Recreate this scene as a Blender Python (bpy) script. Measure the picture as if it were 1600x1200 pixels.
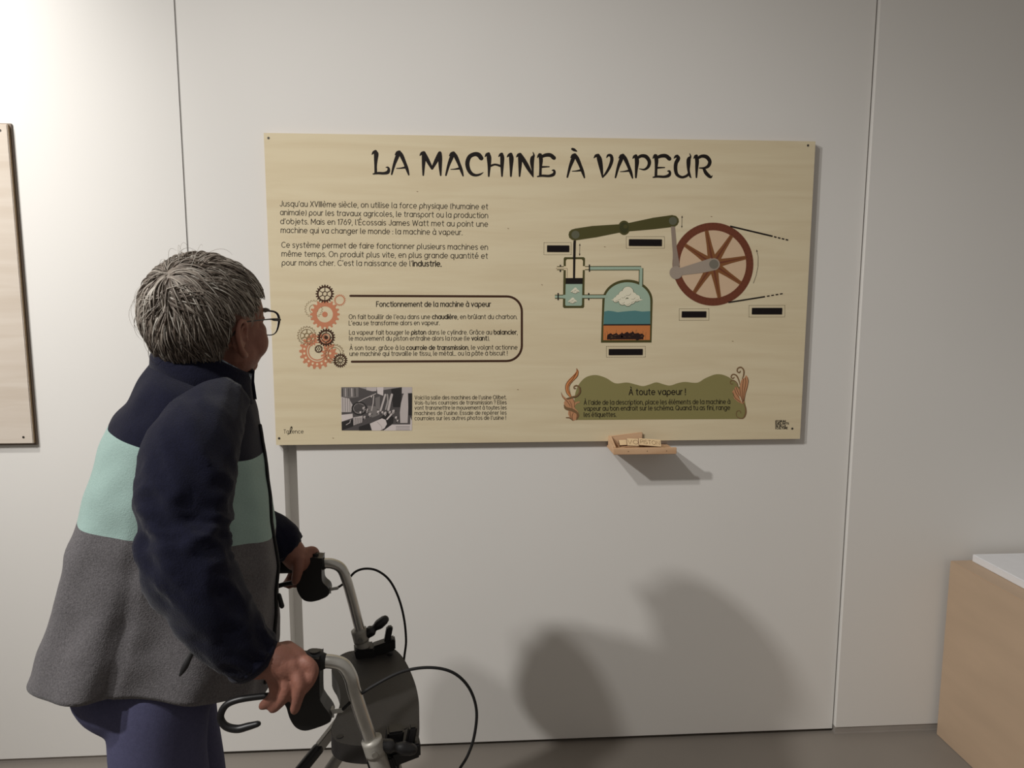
import bpy, bmesh, math, random
import numpy as np
from mathutils import Vector, Matrix, noise
from mathutils.geometry import tessellate_polygon

for o in list(bpy.data.objects):
    bpy.data.objects.remove(o)
random.seed(4)
SC = bpy.context.scene
COL = SC.collection
PI = math.pi
R = math.radians

# ------------------------------------------------------------------ camera
FOC = 1150.0
YAW, PITCH, ROLL = 0.0661214, 0.1278920, -0.0016592
CAM = Vector((0.0, -2.267666, 1.5))
def cam_axes():
    cy, sy, cp, sp = math.cos(YAW), math.sin(YAW), math.cos(PITCH), math.sin(PITCH)
    f = Vector((sy*cp, cy*cp, -sp)); r = Vector((cy, -sy, 0)); d = f.cross(r)
    cr, sr = math.cos(ROLL), math.sin(ROLL)
    return cr*r+sr*d, -sr*r+cr*d, f
AR, AD, AF = cam_axes()
cd = bpy.data.cameras.new('camera')
cd.sensor_width = 36.0
cd.lens = FOC/1600*36.0
cd.clip_start = 0.05
cam = bpy.data.objects.new('camera', cd)
COL.objects.link(cam)
m = Matrix.Identity(4)
for i in range(3):
    m[i][0], m[i][1], m[i][2], m[i][3] = AR[i], -AD[i], -AF[i], CAM[i]
cam.matrix_world = m
SC.camera = cam

# ------------------------------------------------------------------ light
SC.view_settings.view_transform = 'Standard'
SC.view_settings.look = 'None'
SC.view_settings.gamma = 1.0
SC.view_settings.exposure = 0.0
w = bpy.data.worlds.new('room_light')
SC.world = w
w.use_nodes = True
w.node_tree.nodes['Background'].inputs[0].default_value = (1.0, 0.93, 0.845, 1)
w.node_tree.nodes['Background'].inputs[1].default_value = 0.235

def spot(name, loc, target, watts, size, blend, radius, col=(1.0, 0.98, 0.95)):
    l = bpy.data.lights.new(name, 'SPOT')
    l.energy = watts; l.spot_size = R(size); l.spot_blend = blend
    l.shadow_soft_size = radius; l.color = col
    o = bpy.data.objects.new(name, l); COL.objects.link(o)
    o.location = loc
    o.rotation_euler = (Vector(target)-Vector(loc)).to_track_quat('-Z', 'Y').to_euler()
    return o
spot('track_spot', (-2.90, -2.6, 3.6), (0.55, 0, 0.25), 390, 64, 1.0, 0.07)
spot('track_spot', (-1.95, -2.6, 3.95), (0.5, 0, 0.15), 215, 60, 0.9, 0.07)
spot('track_spot', (-1.9, -1.3, 3.4), (-2.1, 0, 2.35), 330, 82, 1.0, 0.08)

# ------------------------------------------------------------------ materials
def srgb(r, g, b):
    f = lambda c: (c/255/12.92) if c/255 <= 0.04045 else ((c/255+0.055)/1.055)**2.4
    return (f(r), f(g), f(b), 1.0)

def mat(name, col, rough=0.6, metal=0.0, noise_amt=0.0, noise_scale=20.0, bump=0.0, bump_scale=200.0,
        sheen=0.0, stretch=None, spec=0.5, sss=0.0, detail=4.0):
    M = bpy.data.materials.new(name); M.use_nodes = True
    nt = M.node_tree; b = nt.nodes['Principled BSDF']
    b.inputs['Base Color'].default_value = col
    b.inputs['Roughness'].default_value = rough
    b.inputs['Metallic'].default_value = metal
    b.inputs['Specular IOR Level'].default_value = spec
    if sheen:
        b.inputs['Sheen Weight'].default_value = sheen
        b.inputs['Sheen Roughness'].default_value = 0.5
    if sss:
        b.inputs['Subsurface Weight'].default_value = sss
        b.inputs['Subsurface Radius'].default_value = (0.01, 0.004, 0.002)
        b.inputs['Subsurface Scale'].default_value = 0.5
    tc = nt.nodes.new('ShaderNodeTexCoord'); mp = nt.nodes.new('ShaderNodeMapping')
    nt.links.new(tc.outputs['Object'], mp.inputs['Vector'])
    if stretch: mp.inputs['Scale'].default_value = stretch
    if noise_amt:
        n = nt.nodes.new('ShaderNodeTexNoise'); n.inputs['Scale'].default_value = noise_scale
        n.inputs['Detail'].default_value = detail
        nt.links.new(mp.outputs['Vector'], n.inputs['Vector'])
        r = nt.nodes.new('ShaderNodeValToRGB')
        lo = [max(0, c*(1-noise_amt)) for c in col[:3]]+[1]; hi = [min(1, c*(1+noise_amt)) for c in col[:3]]+[1]
        r.color_ramp.elements[0].position = 0.3; r.color_ramp.elements[1].position = 0.7
        r.color_ramp.elements[0].color = lo; r.color_ramp.elements[1].color = hi
        nt.links.new(n.outputs['Fac'], r.inputs['Fac'])
        nt.links.new(r.outputs['Color'], b.inputs['Base Color'])
    if bump:
        n2 = nt.nodes.new('ShaderNodeTexNoise'); n2.inputs['Scale'].default_value = bump_scale
        n2.inputs['Detail'].default_value = 3
        nt.links.new(mp.outputs['Vector'], n2.inputs['Vector'])
        bp = nt.nodes.new('ShaderNodeBump'); bp.inputs['Strength'].default_value = bump
        bp.inputs['Distance'].default_value = 0.002
        nt.links.new(n2.outputs['Fac'], bp.inputs['Height'])
        nt.links.new(bp.outputs['Normal'], b.inputs['Normal'])
    return M

def wood(name, base, dark, knots=0.0, seed=0.0):
    """pale plywood face: long horizontal grain, faint streaks, sparse small knots"""
    M = bpy.data.materials.new(name); M.use_nodes = True
    nt = M.node_tree; b = nt.nodes['Principled BSDF']; L = nt.links.new
    b.inputs['Roughness'].default_value = 0.55
    b.inputs['Specular IOR Level'].default_value = 0.3
    tc = nt.nodes.new('ShaderNodeTexCoord'); mp = nt.nodes.new('ShaderNodeMapping')
    mp.inputs['Location'].default_value = (seed, seed*1.7, seed*0.6)
    mp.inputs['Scale'].default_value = (1.2, 1.2, 14.0)
    L(tc.outputs['Object'], mp.inputs['Vector'])
    n = nt.nodes.new('ShaderNodeTexNoise'); n.inputs['Scale'].default_value = 2.2
    n.inputs['Detail'].default_value = 6; n.inputs['Distortion'].default_value = 0.6
    L(mp.outputs['Vector'], n.inputs['Vector'])
    r = nt.nodes.new('ShaderNodeValToRGB')
    r.color_ramp.elements[0].position = 0.32; r.color_ramp.elements[1].position = 0.62
    r.color_ramp.elements[0].color = dark; r.color_ramp.elements[1].color = base
    L(n.outputs['Fac'], r.inputs['Fac'])
    out = r.outputs['Color']
    if knots:
        mk = nt.nodes.new('ShaderNodeMapping'); mk.inputs['Scale'].default_value = (0.6, 1, 1.6)
        mk.inputs['Location'].default_value = (seed*3, 0, seed)
        L(tc.outputs['Object'], mk.inputs['Vector'])
        v = nt.nodes.new('ShaderNodeTexVoronoi'); v.inputs['Scale'].default_value = 9.0
        L(mk.outputs['Vector'], v.inputs['Vector'])
        mr = nt.nodes.new('ShaderNodeMapRange')
        mr.inputs['From Min'].default_value = 0.03; mr.inputs['From Max'].default_value = 0.075
        mr.inputs['To Min'].default_value = knots; mr.inputs['To Max'].default_value = 0.0
        L(v.outputs['Distance'], mr.inputs['Value'])
        mx = nt.nodes.new('ShaderNodeMixRGB'); mx.inputs['Color2'].default_value = srgb(120, 92, 70)
        L(mr.outputs['Result'], mx.inputs['Fac']); L(out, mx.inputs['Color1'])
        out = mx.outputs['Color']
    L(out, b.inputs['Base Color'])
    return M

# ------------------------------------------------------------------ mesh helpers
class MB:
    def __init__(self):
        self.v = []; self.f = []; self.m = []
    def add(self, verts, faces, mi=0):
        b = len(self.v)
        self.v += [tuple(p) for p in verts]
        for f in faces:
            self.f.append(tuple(b+i for i in f)); self.m.append(mi)
        return self
    def build(self, name, mats, parent=None, smooth=False, bevel=0.0):
        me = bpy.data.meshes.new(name)
        me.from_pydata(self.v, [], self.f); me.update()
        if not isinstance(mats, (list, tuple)): mats = [mats]
        for x in mats: me.materials.append(x)
        me.polygons.foreach_set('material_index', self.m)
        if smooth: me.polygons.foreach_set('use_smooth', [True]*len(self.f))
        if bevel:
            bm = bmesh.new(); bm.from_mesh(me)
            bmesh.ops.remove_doubles(bm, verts=bm.verts, dist=1e-6)
            es = [e for e in bm.edges if len(e.link_faces) == 2 and e.calc_face_angle() > 0.6]
            bmesh.ops.bevel(bm, geom=es, offset=bevel, segments=2, affect='EDGES', clamp_overlap=True)
            bm.to_mesh(me); bm.free()
        o = bpy.data.objects.new(name, me); COL.objects.link(o)
        if parent is not None: put(o, parent)
        return o

def put(o, parent):
    o.parent = parent
    o.matrix_parent_inverse = parent_world(parent).inverted()

def parent_world(p):
    mw = Matrix.LocRotScale(p.location, p.rotation_euler, p.scale)
    return (parent_world(p.parent) @ p.matrix_parent_inverse @ mw) if p.parent else mw

def tag(o, label=None, cat=None, group=None, kind=None):
    if label: o['label'] = label
    if cat: o['category'] = cat
    if group: o['group'] = group
    if kind: o['kind'] = kind
    return o

def empty(name, loc, label, cat, group=None):
    o = bpy.data.objects.new(name, None); COL.objects.link(o)
    o.location = loc; o.empty_display_size = 0.1
    return tag(o, label, cat, group)

def box(mb, x0, x1, y0, y1, z0, z1, mi=0):
    v = [(x, y, z) for x in (x0, x1) for y in (y0, y1) for z in (z0, z1)]
    return mb.add(v, [(0,1,3,2), (4,6,7,5), (0,4,5,1), (2,3,7,6), (0,2,6,4), (1,5,7,3)], mi)

def obox(mb, c, ax, ay, az, hx, hy, hz, mi=0):
    c, ax, ay, az = Vector(c), Vector(ax), Vector(ay), Vector(az)
    v = [c+ax*hx*i+ay*hy*j+az*hz*k for i in (-1,1) for j in (-1,1) for k in (-1,1)]
    return mb.add(v, [(0,1,3,2), (4,6,7,5), (0,4,5,1), (2,3,7,6), (0,2,6,4), (1,5,7,3)], mi)

def catmull(pts, n, closed=False):
    P = [np.array(p, float) for p in pts]; N = len(P); out = []
    segs = N if closed else N-1
    for i in range(segs):
        p1, p2 = P[i], P[(i+1) % N]
        p0 = P[i-1] if (i > 0 or closed) else 2*p1-p2
        p3 = P[(i+2) % N] if (i+2 < N or closed) else 2*p2-p1
        for k in range(n):
            t = k/n
            out.append(0.5*((2*p1)+(-p0+p2)*t+(2*p0-5*p1+4*p2-p3)*t*t+(-p0+3*p1-3*p2+p3)*t**3))
    if not closed: out.append(P[-1])
    return out

def frames(pts, up=None):
    pts = [Vector(p) for p in pts]; N = len(pts); fr = []
    t = (pts[1]-pts[0]).normalized()
    a = Vector(up) if up is not None else (Vector((0,0,1)) if abs(t.z) < 0.9 else Vector((1,0,0)))
    u = (a-t*a.dot(t)).normalized()
    for i in range(N):
        t2 = (pts[min(i+1, N-1)]-pts[max(i-1, 0)]).normalized()
        u = (u-t2*u.dot(t2)).normalized()
        fr.append((t2, u, t2.cross(u)))
    return pts, fr

def tube(mb, pts, rad, n=12, mi=0, caps='round', up=None, flat=1.0):
    """swept closed tube with a radius per point"""
    pts, fr = frames(pts, up); N = len(pts)
    if not isinstance(rad, (list, tuple, np.ndarray)): rad = [rad]*N
    rings = []
    if caps == 'round':
        for s in (0.08, 0.35, 0.7):
            a = math.acos(s); t, u, v = fr[0]
            rings.append((pts[0]-t*rad[0]*math.sin(a), u, v, rad[0]*s))
    for i in range(N): rings.append((pts[i], fr[i][1], fr[i][2], rad[i]))
    if caps == 'round':
        for s in (0.7, 0.35, 0.08):
            a = math.acos(s); t, u, v = fr[-1]
            rings.append((pts[-1]+t*rad[-1]*math.sin(a), u, v, rad[-1]*s))
    V = []
    for c, u, v, r in rings:
        for k in range(n):
            a = 2*PI*k/n
            V.append(c+u*r*math.cos(a)*flat+v*r*math.sin(a))
    F = []
    for i in range(len(rings)-1):
        for k in range(n):
            k2 = (k+1) % n
            F.append((i*n+k, i*n+k2, (i+1)*n+k2, (i+1)*n+k))
    F.append(tuple(range(n-1, -1, -1))); b = (len(rings)-1)*n
    F.append(tuple(b+k for k in range(n)))
    return mb.add(V, F, mi)

def stube(mb, pts4, seg=6, n=12, mi=0, **k):
    """smooth tube through (x,y,z,r) points"""
    q = catmull(pts4, seg)
    return tube(mb, [p[:3] for p in q], [float(p[3]) for p in q], n, mi, **k)

def ellipsoid(mb, c, r, axes=None, n=20, mi=0):
    c = Vector(c); V = []; F = []
    ax = axes or (Vector((1,0,0)), Vector((0,1,0)), Vector((0,0,1)))
    rows = n//2
    for i in range(1, rows):
        th = PI*i/rows
        for k in range(n):
            ph = 2*PI*k/n
            V.append(c+ax[0]*r[0]*math.sin(th)*math.cos(ph)+ax[1]*r[1]*math.sin(th)*math.sin(ph)+ax[2]*r[2]*math.cos(th))
    for i in range(rows-2):
        for k in range(n):
            F.append((i*n+k, (i+1)*n+k, (i+1)*n+(k+1) % n, i*n+(k+1) % n))
    t = len(V); V.append(c+ax[2]*r[2]); bidx = len(V); V.append(c-ax[2]*r[2])
    for k in range(n):
        F.append((t, k, (k+1) % n)); F.append((bidx, (rows-2)*n+(k+1) % n, (rows-2)*n+k))
    return mb.add(V, F, mi)

def prism(mb, poly, origin, ax, ay, az, th, mi=0):
    """polygon (2-D) in the ax/ay plane pushed along az by th"""
    o, ax, ay, az = Vector(origin), Vector(ax), Vector(ay), Vector(az)
    n = len(poly)
    V = [o+ax*p[0]+ay*p[1] for p in poly]; V += [p+az*th for p in V]
    tris = tessellate_polygon([[Vector((p[0], p[1], 0)) for p in poly]])
    F = [tuple(t) for t in tris]+[tuple(i+n for i in reversed(t)) for t in tris]
    F += [(i, (i+1) % n, (i+1) % n+n, i+n) for i in range(n)]
    return mb.add(V, F, mi)

def remeshed(mb, name, mats, parent, voxel, smooth_iter=4, factor=0.5):
    """fuse overlapping closed shapes into one continuous skin"""
    o = mb.build(name+'_blank', mats)
    r = o.modifiers.new('r', 'REMESH'); r.mode = 'VOXEL'; r.voxel_size = voxel; r.use_smooth_shade = True
    s = o.modifiers.new('s', 'SMOOTH'); s.factor = factor; s.iterations = smooth_iter
    bpy.context.view_layer.update()
    dg = bpy.context.evaluated_depsgraph_get()
    me = bpy.data.meshes.new_from_object(o.evaluated_get(dg))
    me.name = name
    bpy.data.objects.remove(o)
    me.materials.clear()
    for x in (mats if isinstance(mats, (list, tuple)) else [mats]): me.materials.append(x)
    me.polygons.foreach_set('use_smooth', [True]*len(me.polygons))
    me.polygons.foreach_set('material_index', [0]*len(me.polygons))
    n = bpy.data.objects.new(name, me); COL.objects.link(n)
    if parent is not None: put(n, parent)
    return n

# a photo point on the vertical plane y = Y / through a point along a heading
def ray(px, py):
    return AR*((px-800)/FOC)+AD*((py-600)/FOC)+AF
def at(px, py, Y):
    d = ray(px, py); return CAM+d*((Y-CAM.y)/d.y)

# ================================================================== SETTING
M_wall = mat('white_wall_paint', srgb(222, 219, 214), 0.65, noise_amt=0.015, noise_scale=1.5, bump=0.05, bump_scale=90)
M_gap = mat('dark_gap', srgb(40, 37, 34), 0.9)
M_floor = mat('grey_floor', srgb(134, 127, 119), 0.5, noise_amt=0.04, noise_scale=3, bump=0.05, bump_scale=60)
M_base = mat('grey_skirting', srgb(150, 143, 136), 0.6, noise_amt=0.06, noise_scale=8)

HW = 4.3
def struct(name, mb, m, **k):
    o = mb.build(name, m, **k); o['kind'] = 'structure'; return o
mb = MB(); box(mb, -5, 5, -6, 0.35, -0.05, 0); struct('floor', mb, M_floor)
mb = MB(); box(mb, -5, 5, 0.10, 0.30, 0, HW); struct('wall_back', mb, M_gap)
mb = MB(); box(mb, -5, -0.8135, 0, 0.0995, 0.018, HW); struct('wall_left', mb, M_wall)
XS0, XS1 = -0.8085, 1.2485
mb = MB()
SL0, SL1 = -0.557, -0.5165        # cable slot below the panel
box(mb, XS0, SL0, 0, 0.0995, 0.014, HW)
box(mb, SL1, XS1, 0, 0.0995, 0.014, HW)
box(mb, SL0, SL1, 0, 0.0995, 0.014, 0.110)
box(mb, SL0, SL1, 0, 0.0995, 1.30, HW)
box(mb, SL0, SL1, 0.066, 0.0995, 0.110, 1.30)
struct('wall_centre', mb, M_wall)
mb = MB(); box(mb, -0.8134, -0.8086, 0.002, 0.09, 0.018, HW); struct('trim_1', mb, mat('grey_joint', srgb(150, 147, 143), 0.8))
mb = MB(); box(mb, 1.2535, 5, -0.014, 0.0995, 0.026, HW); struct('wall_right', mb, M_wall)
mb = MB(); box(mb, -5, -0.8135, 0.008, 0.0995, 0, 0.0175); struct('baseboard_left', mb, M_base)
mb = MB(); box(mb, 1.2535, 5, -0.0105, 0.0995, 0, 0.0255); box(mb, 1.2535, 5, -0.0135, -0.0105, 0, 0.004)
struct('baseboard_right', mb, M_base)

# ================================================================== INFORMATION PANEL
M_ply = wood('plywood_face', srgb(218, 204, 172), srgb(211, 195, 162), knots=0.0, seed=1.3)
M_plyedge = mat('plywood_edge', srgb(150, 126, 96), 0.7, noise_amt=0.15, noise_scale=60, stretch=(1, 1, 8))
M_knotply = wood('knotty_plywood_face', srgb(206, 195, 182), srgb(196, 183, 168), knots=0.55, seed=4.1)
def ink(n, r, g, b): return mat('ink_'+n, srgb(r, g, b), 0.6, spec=0.2)
I_black = ink('black', 30, 24, 20); I_text = ink('text', 50, 42, 32); I_dash = ink('dash', 92, 78, 50); I_pad = mat('pad_black', srgb(26, 20, 20), 0.85, spec=0.15, bump=0.3, bump_scale=900)
I_dbrown = ink('dark_brown', 66, 42, 28); I_salmon = ink('salmon', 196, 128, 96); I_thin = ink('thin_brown', 138, 116, 84)
I_olive = ink('olive', 78, 74, 40); I_olive2 = ink('dark_olive', 62, 62, 36); I_pivot = ink('pivot', 96, 96, 78)
I_cream = ink('cream', 224, 206, 170); I_teal = ink('teal', 158, 178, 158); I_water = ink('water', 84, 128, 128)
I_orange = ink('orange', 196, 122, 70); I_coal = ink('coal', 44, 28, 26); I_cloud = ink('cloud', 226, 220, 196)
I_wheel = ink('wheel', 112, 62, 44); I_spoke = ink('spoke', 130, 84, 50); I_rose = ink('rose', 208, 180, 150)
I_grey = ink('grey_rod', 146, 130, 116); I_grey2 = ink('grey_hub', 118, 112, 100); I_greyarm = ink('grey_arm', 160, 146, 132)
I_box = ink('box_olive', 138, 130, 84); I_leaf = ink('leaf', 190, 138, 100); I_leaf2 = ink('leaf_brown', 124, 96, 66)
I_flame = ink('flame', 204, 132, 80)
G = [ink('photo_%d' % k, k, int(k*.95), int(k*.93)) for k in (50, 84, 120, 158, 188, 208)]

TL, TR, BL, BR = (410, 208), (1274, 222), (434, 693.5), (1248, 687.5)
PX0, PX1, PZ0, PZ1 = -0.572, 1.0715, 1.0275, 1.9475
PY = -0.022                                   # front face of the panel
W_, H_ = PX1-PX0, PZ1-PZ0
def homography(src, dst):
    A = []; bb = []
    for (x, y), (u, v) in zip(src, dst):
        A.append([x, y, 1, 0, 0, 0, -u*x, -u*y]); bb.append(u)
        A.append([0, 0, 0, x, y, 1, -v*x, -v*y]); bb.append(v)
    h = np.linalg.solve(np.array(A, float), np.array(bb, float))
    return np.append(h, 1).reshape(3, 3)
HM = homography([TL, TR, BL, BR], [(PX0, PZ1), (PX1, PZ1), (PX0, PZ0), (PX1, PZ0)])
def uv(x, y):
    q = HM @ np.array([x, y, 1.0]); return (q[0]/q[2], q[1]/q[2])

panel = empty('information_panel', (0.25, 0, 1.03), 'wide pale plywood information panel on white wall headed LA MACHINE À VAPEUR', 'sign')
mb = MB()
box(mb, PX0, PX1, PY, -0.0005, PZ0, PZ1)
mb.m = [1, 1, 0, 1, 1, 1]
board = mb.build('board', [M_ply, M_plyedge], panel)

class Art:
    """flat printed shapes on the panel face; layer lifts one ink over another by a hair"""
    def __init__(self): self.mb = MB(); self.k = 0
    def P(self, x, y, layer):
        a, b = uv(x, y); return (a, PY-0.0002-0.00016*layer-0.000005*(self.k % 28), b)
    def fill(self, loops, layer=0, mi=0):
        if not isinstance(loops[0][0], (tuple, list, np.ndarray)): loops = [loops]
        self.k += 1
        L = [[Vector((float(p[0]), float(p[1]), 0)) for p in lp] for lp in loops]
        flat = [p for lp in L for p in lp]
        tris = tessellate_polygon(L)
        # wind towards the viewer
        F = []
        for t in tris:
            a, b, c = (flat[i] for i in t)
            F.append(tuple(t) if (b-a).cross(c-a).z < 0 else tuple(reversed(t)))
        self.mb.add([self.P(p.x, p.y, layer) for p in flat], F, mi); return self
    def stroke(self, pts, wd, layer=0, mi=0, caps=True):
        """ribbon along px points; wd = width or width per point"""
        for i in range(1, len(pts)-1):
            ax, ay = pts[i][0]-pts[i-1][0], pts[i][1]-pts[i-1][1]; bx, by = pts[i+1][0]-pts[i][0], pts[i+1][1]-pts[i][1]
            if ax*bx+ay*by < 0.45*math.hypot(ax, ay)*math.hypot(bx, by):
                w1, w2 = (wd[:i+1], wd[i:]) if isinstance(wd, (list, tuple, np.ndarray)) else (wd, wd)
                self.stroke(pts[:i+1], w1, layer, mi, caps); return self.stroke(pts[i:], w2, layer, mi, caps)
        n = len(pts); self.k += 1
        if not isinstance(wd, (list, tuple, np.ndarray)): wd = [wd]*n
        left = []; right = []
        for i in range(n):
            a = pts[max(i-1, 0)]; b = pts[min(i+1, n-1)]
            dx, dy = b[0]-a[0], b[1]-a[1]; l = math.hypot(dx, dy) or 1
            nx, ny = -dy/l, dx/l; h = wd[i]/2
            left.append((pts[i][0]+nx*h, pts[i][1]+ny*h)); right.append((pts[i][0]-nx*h, pts[i][1]-ny*h))
        V = [self.P(p[0], p[1], layer) for p in left+right]
        F = [(i, n+i, n+i+1, i+1) for i in range(n-1)]
        self.mb.add(V, [tuple(reversed(f)) for f in F], mi)
        if caps:
            for e in (0, n-1): self.disc(pts[e][0], pts[e][1], wd[e]/2, layer, mi, 8)
        return self
    def disc(self, x, y, r, layer=0, mi=0, n=28, ry=None):
        ry = ry or r
        self.fill([(x+r*math.cos(2*PI*k/n), y+ry*math.sin(2*PI*k/n)) for k in range(n)], layer, mi); return self
    def ring(self, x, y, ro, ri, layer=0, mi=0, n=48, k=1.0):
        self.k += 1
        V = []
        for i in range(n):
            a = 2*PI*i/n
            for r in (ro, ri): V.append(self.P(x+r*math.cos(a), y+r*k*math.sin(a), layer))
        F = [(2*i, 2*((i+1) % n), 2*((i+1) % n)+1, 2*i+1) for i in range(n)]
        self.mb.add(V, F, mi); return self
    def dashes(self, pts, dash, gap, wd, layer=0, mi=0):
        for a, b in zip(pts[:-1], pts[1:]):
            L = math.hypot(b[0]-a[0], b[1]-a[1]); s = 0
            while s < L:
                e = min(s+dash, L)
                self.stroke([(a[0]+(b[0]-a[0])*s/L, a[1]+(b[1]-a[1])*s/L), (a[0]+(b[0]-a[0])*e/L, a[1]+(b[1]-a[1])*e/L)], wd, layer, mi, caps=False)
                s += dash+gap
        return self
    def build(self, name, mats, parent=None, label=None):
        o = self.mb.build(name, mats, parent if parent is not None else panel)
        if label: o['label'] = label
        return o

# ---- rounded single-line lettering (own stroke alphabet, x-height 10, caps 14)
def arc(cx, cy, rx, ry, a0, a1, n=None):
    n = n or max(4, int(abs(a1-a0)/24))
    return [(cx+rx*math.cos(R(a0+(a1-a0)*i/n)), cy+ry*math.sin(R(a0+(a1-a0)*i/n))) for i in range(n+1)]
O5 = arc(5, 5, 5, 5, 0, 360, 18)
GL = {
 'a': (10, [O5, [(10, 10), (10, 0)]]), 'b': (10, [O5, [(0, 14), (0, 5)]]), 'c': (9, [arc(5, 5, 5, 5, 48, 312)]),
 'd': (10, [O5, [(10, 14), (10, 0)]]), 'e': (10, [[(0.3, 5), (10, 5)]+arc(5, 5, 5, 5, 0, 312)]),
 'f': (6, [[(2.6, 0), (2.6, 10.5)]+arc(6, 10.5, 3.4, 3.4, 180, 90), [(0, 9.4), (5.6, 9.4)]]),
 'g': (10, [O5, [(10, 10), (10, 0)]+arc(5, 0, 5, 4.4, 0, -150)]),
 'h': (9, [[(0, 14), (0, 0)], arc(4.5, 5.5, 4.5, 4.5, 180, 0)+[(9, 0)]]),
 'i': (0, [[(0, 10), (0, 0)], [(0, 13.4), (0, 13.5)]]),
 'j': (2, [[(2, 10), (2, -2)]+arc(0, -2, 2, 2, 0, -90), [(2, 13.4), (2, 13.5)]]),
 'l': (2, [[(0, 14), (0, 2)]+arc(2, 2, 2, 2, 180, 270)]),
 'm': (15, [[(0, 10), (0, 0)], arc(3.75, 6, 3.75, 4, 180, 0)+[(7.5, 0)], arc(11.25, 6, 3.75, 4, 180, 0)+[(15, 0)]]),
 'n': (9, [[(0, 10), (0, 0)], arc(4.5, 5.5, 4.5, 4.5, 180, 0)+[(9, 0)]]), 'o': (10, [O5]),
 'p': (10, [O5, [(0, 5), (0, -4.4)]]), 'q': (10, [O5, [(10, 10), (10, -4.4)]]),
 'r': (4.6, [[(0, 10), (0, 0)], arc(4, 6, 4, 4, 180, 75)]),
 's': (7, [arc(3.5, 7.5, 3.3, 2.5, 35, 250)+arc(3.5, 2.5, 3.5, 2.5, 75, -145)]),
 't': (6, [[(2.6, 13.5), (2.6, 3)]+arc(5.4, 3, 2.8, 3, 180, 275), [(0, 10), (6, 10)]]),
 'u': (9, [[(0, 10), (0, 4.5)]+arc(4.5, 4.5, 4.5, 4.5, 180, 360), [(9, 10), (9, 0)]]),
 'v': (9, [[(0, 10), (4.5, 0), (9, 10)]]), 'x': (8, [[(0, 10), (8, 0)], [(8, 10), (0, 0)]]),
 'y': (9, [[(0, 10), (4.6, 0.4)], [(9, 10), (2.6, -4.4)]]), 'z': (8, [[(0, 10), (8, 10), (0, 0), (8, 0)]]),
 'A': (11, [[(0, 0), (5.5, 14), (11, 0)], [(2, 4.6), (9, 4.6)]]), 'C': (12, [arc(7, 7, 7, 7, 48, 312)]),
 'D': (11, [[(0, 0), (0, 14), (4, 14)]+arc(4, 7, 7, 7, 90, -90)+[(0, 0)]]),
 'E': (8, [[(8, 14), (0, 14), (0, 0), (8, 0)], [(0, 7.2), (7, 7.2)]]), 'F': (8, [[(8, 14), (0, 14), (0, 0)], [(0, 7.2), (7, 7.2)]]),
 'G': (13, [arc(7, 7, 7, 7, 48, 360)+[(8, 7)]]), 'I': (0, [[(0, 14), (0, 0)]]),
 'J': (7, [[(7, 14), (7, 4)]+arc(3.5, 4, 3.5, 4, 0, -160)]), 'L': (8, [[(0, 14), (0, 0), (8, 0)]]),
 'M': (13, [[(0, 0), (0, 14), (6.5, 4), (13, 14), (13, 0)]]), 'N': (10, [[(0, 0), (0, 14), (10, 0), (10, 14)]]),
 'O': (14, [arc(7, 7, 7, 7, 0, 360, 20)]), 'P': (9, [[(0, 0), (0, 14), (5, 14)]+arc(5, 10, 4, 4, 90, -90)+[(0, 6)]]),
 'Q': (14, [arc(7, 7, 7, 7, 0, 360, 20), [(9, 4), (13, -0.6)]]),
 'R': (9, [[(0, 0), (0, 14), (5, 14)]+arc(5, 10, 4, 4, 90, -90)+[(0, 6)], [(4.4, 6), (9, 0)]]),
 'S': (9, [arc(4.5, 10.4, 4.3, 3.6, 35, 250)+arc(4.5, 3.6, 4.5, 3.6, 75, -145)]),
 'T': (10, [[(0, 14), (10, 14)], [(5, 14), (5, 0)]]), 'U': (10, [[(0, 14), (0, 5)]+arc(5, 5, 5, 5, 180, 360)+[(10, 14)]]),
 'V': (11, [[(0, 14), (5.5, 0), (11, 14)]]), 'W': (17, [[(0, 14), (4.2, 0), (8.5, 13), (12.8, 0), (17, 14)]]),
 'X': (10, [[(0, 14), (10, 0)], [(10, 14), (0, 0)]]),
 '1': (3, [[(0, 11.5), (3, 14), (3, 0)]]), '7': (8, [[(0, 14), (8, 14), (2.6, 0)]]),
 '6': (9, [arc(4.5, 4.5, 4.5, 4.5, 0, 360, 16), [(0.6, 6.4), (5.6, 14)]]), '9': (9, [arc(4.5, 9.5, 4.5, 4.5, 0, 360, 16), [(8.4, 7.6), (3.4, 0)]]),
 '.': (0, [[(0, 0), (0, 0.1)]]), ',': (1, [[(0.8, 0.4), (0, -2.4)]]), ':': (0, [[(0, 0.4), (0, 0.5)], [(0, 7.4), (0, 7.5)]]),
 "'": (0.6, [[(0.6, 14), (0, 11)]]), '(': (3, [arc(5, 6, 5, 9, 130, 230)]), ')': (3, [arc(-2, 6, 5, 9, 50, -50)]),
 '-': (5, [[(0, 5.4), (5, 5.4)]]), '!': (0, [[(0, 14), (0, 4)], [(0, 0), (0, 0.1)]]),
 '?': (7, [arc(3.5, 10.5, 3.5, 3.5, 170, -60)+[(3.5, 5), (3.5, 4)], [(3.5, 0), (3.5, 0.1)]]),
 '&': (10, [[(10, 0), (2.4, 9.6)]+arc(4.4, 11.3, 2.6, 2.7, 200, -30)+[(2, 6)]+arc(4, 3.4, 4, 3.4, 140, 340)+[(9.6, 6)]]),
}
ACC = {'é': ('e', 1), 'è': ('e', -1), 'ê': ('e', 0), 'à': ('a', -1), 'â': ('a', 0), 'î': ('i', 0), 'û': ('u', 0), 'É': ('E', 1), 'À': ('A', -1)}
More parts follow.
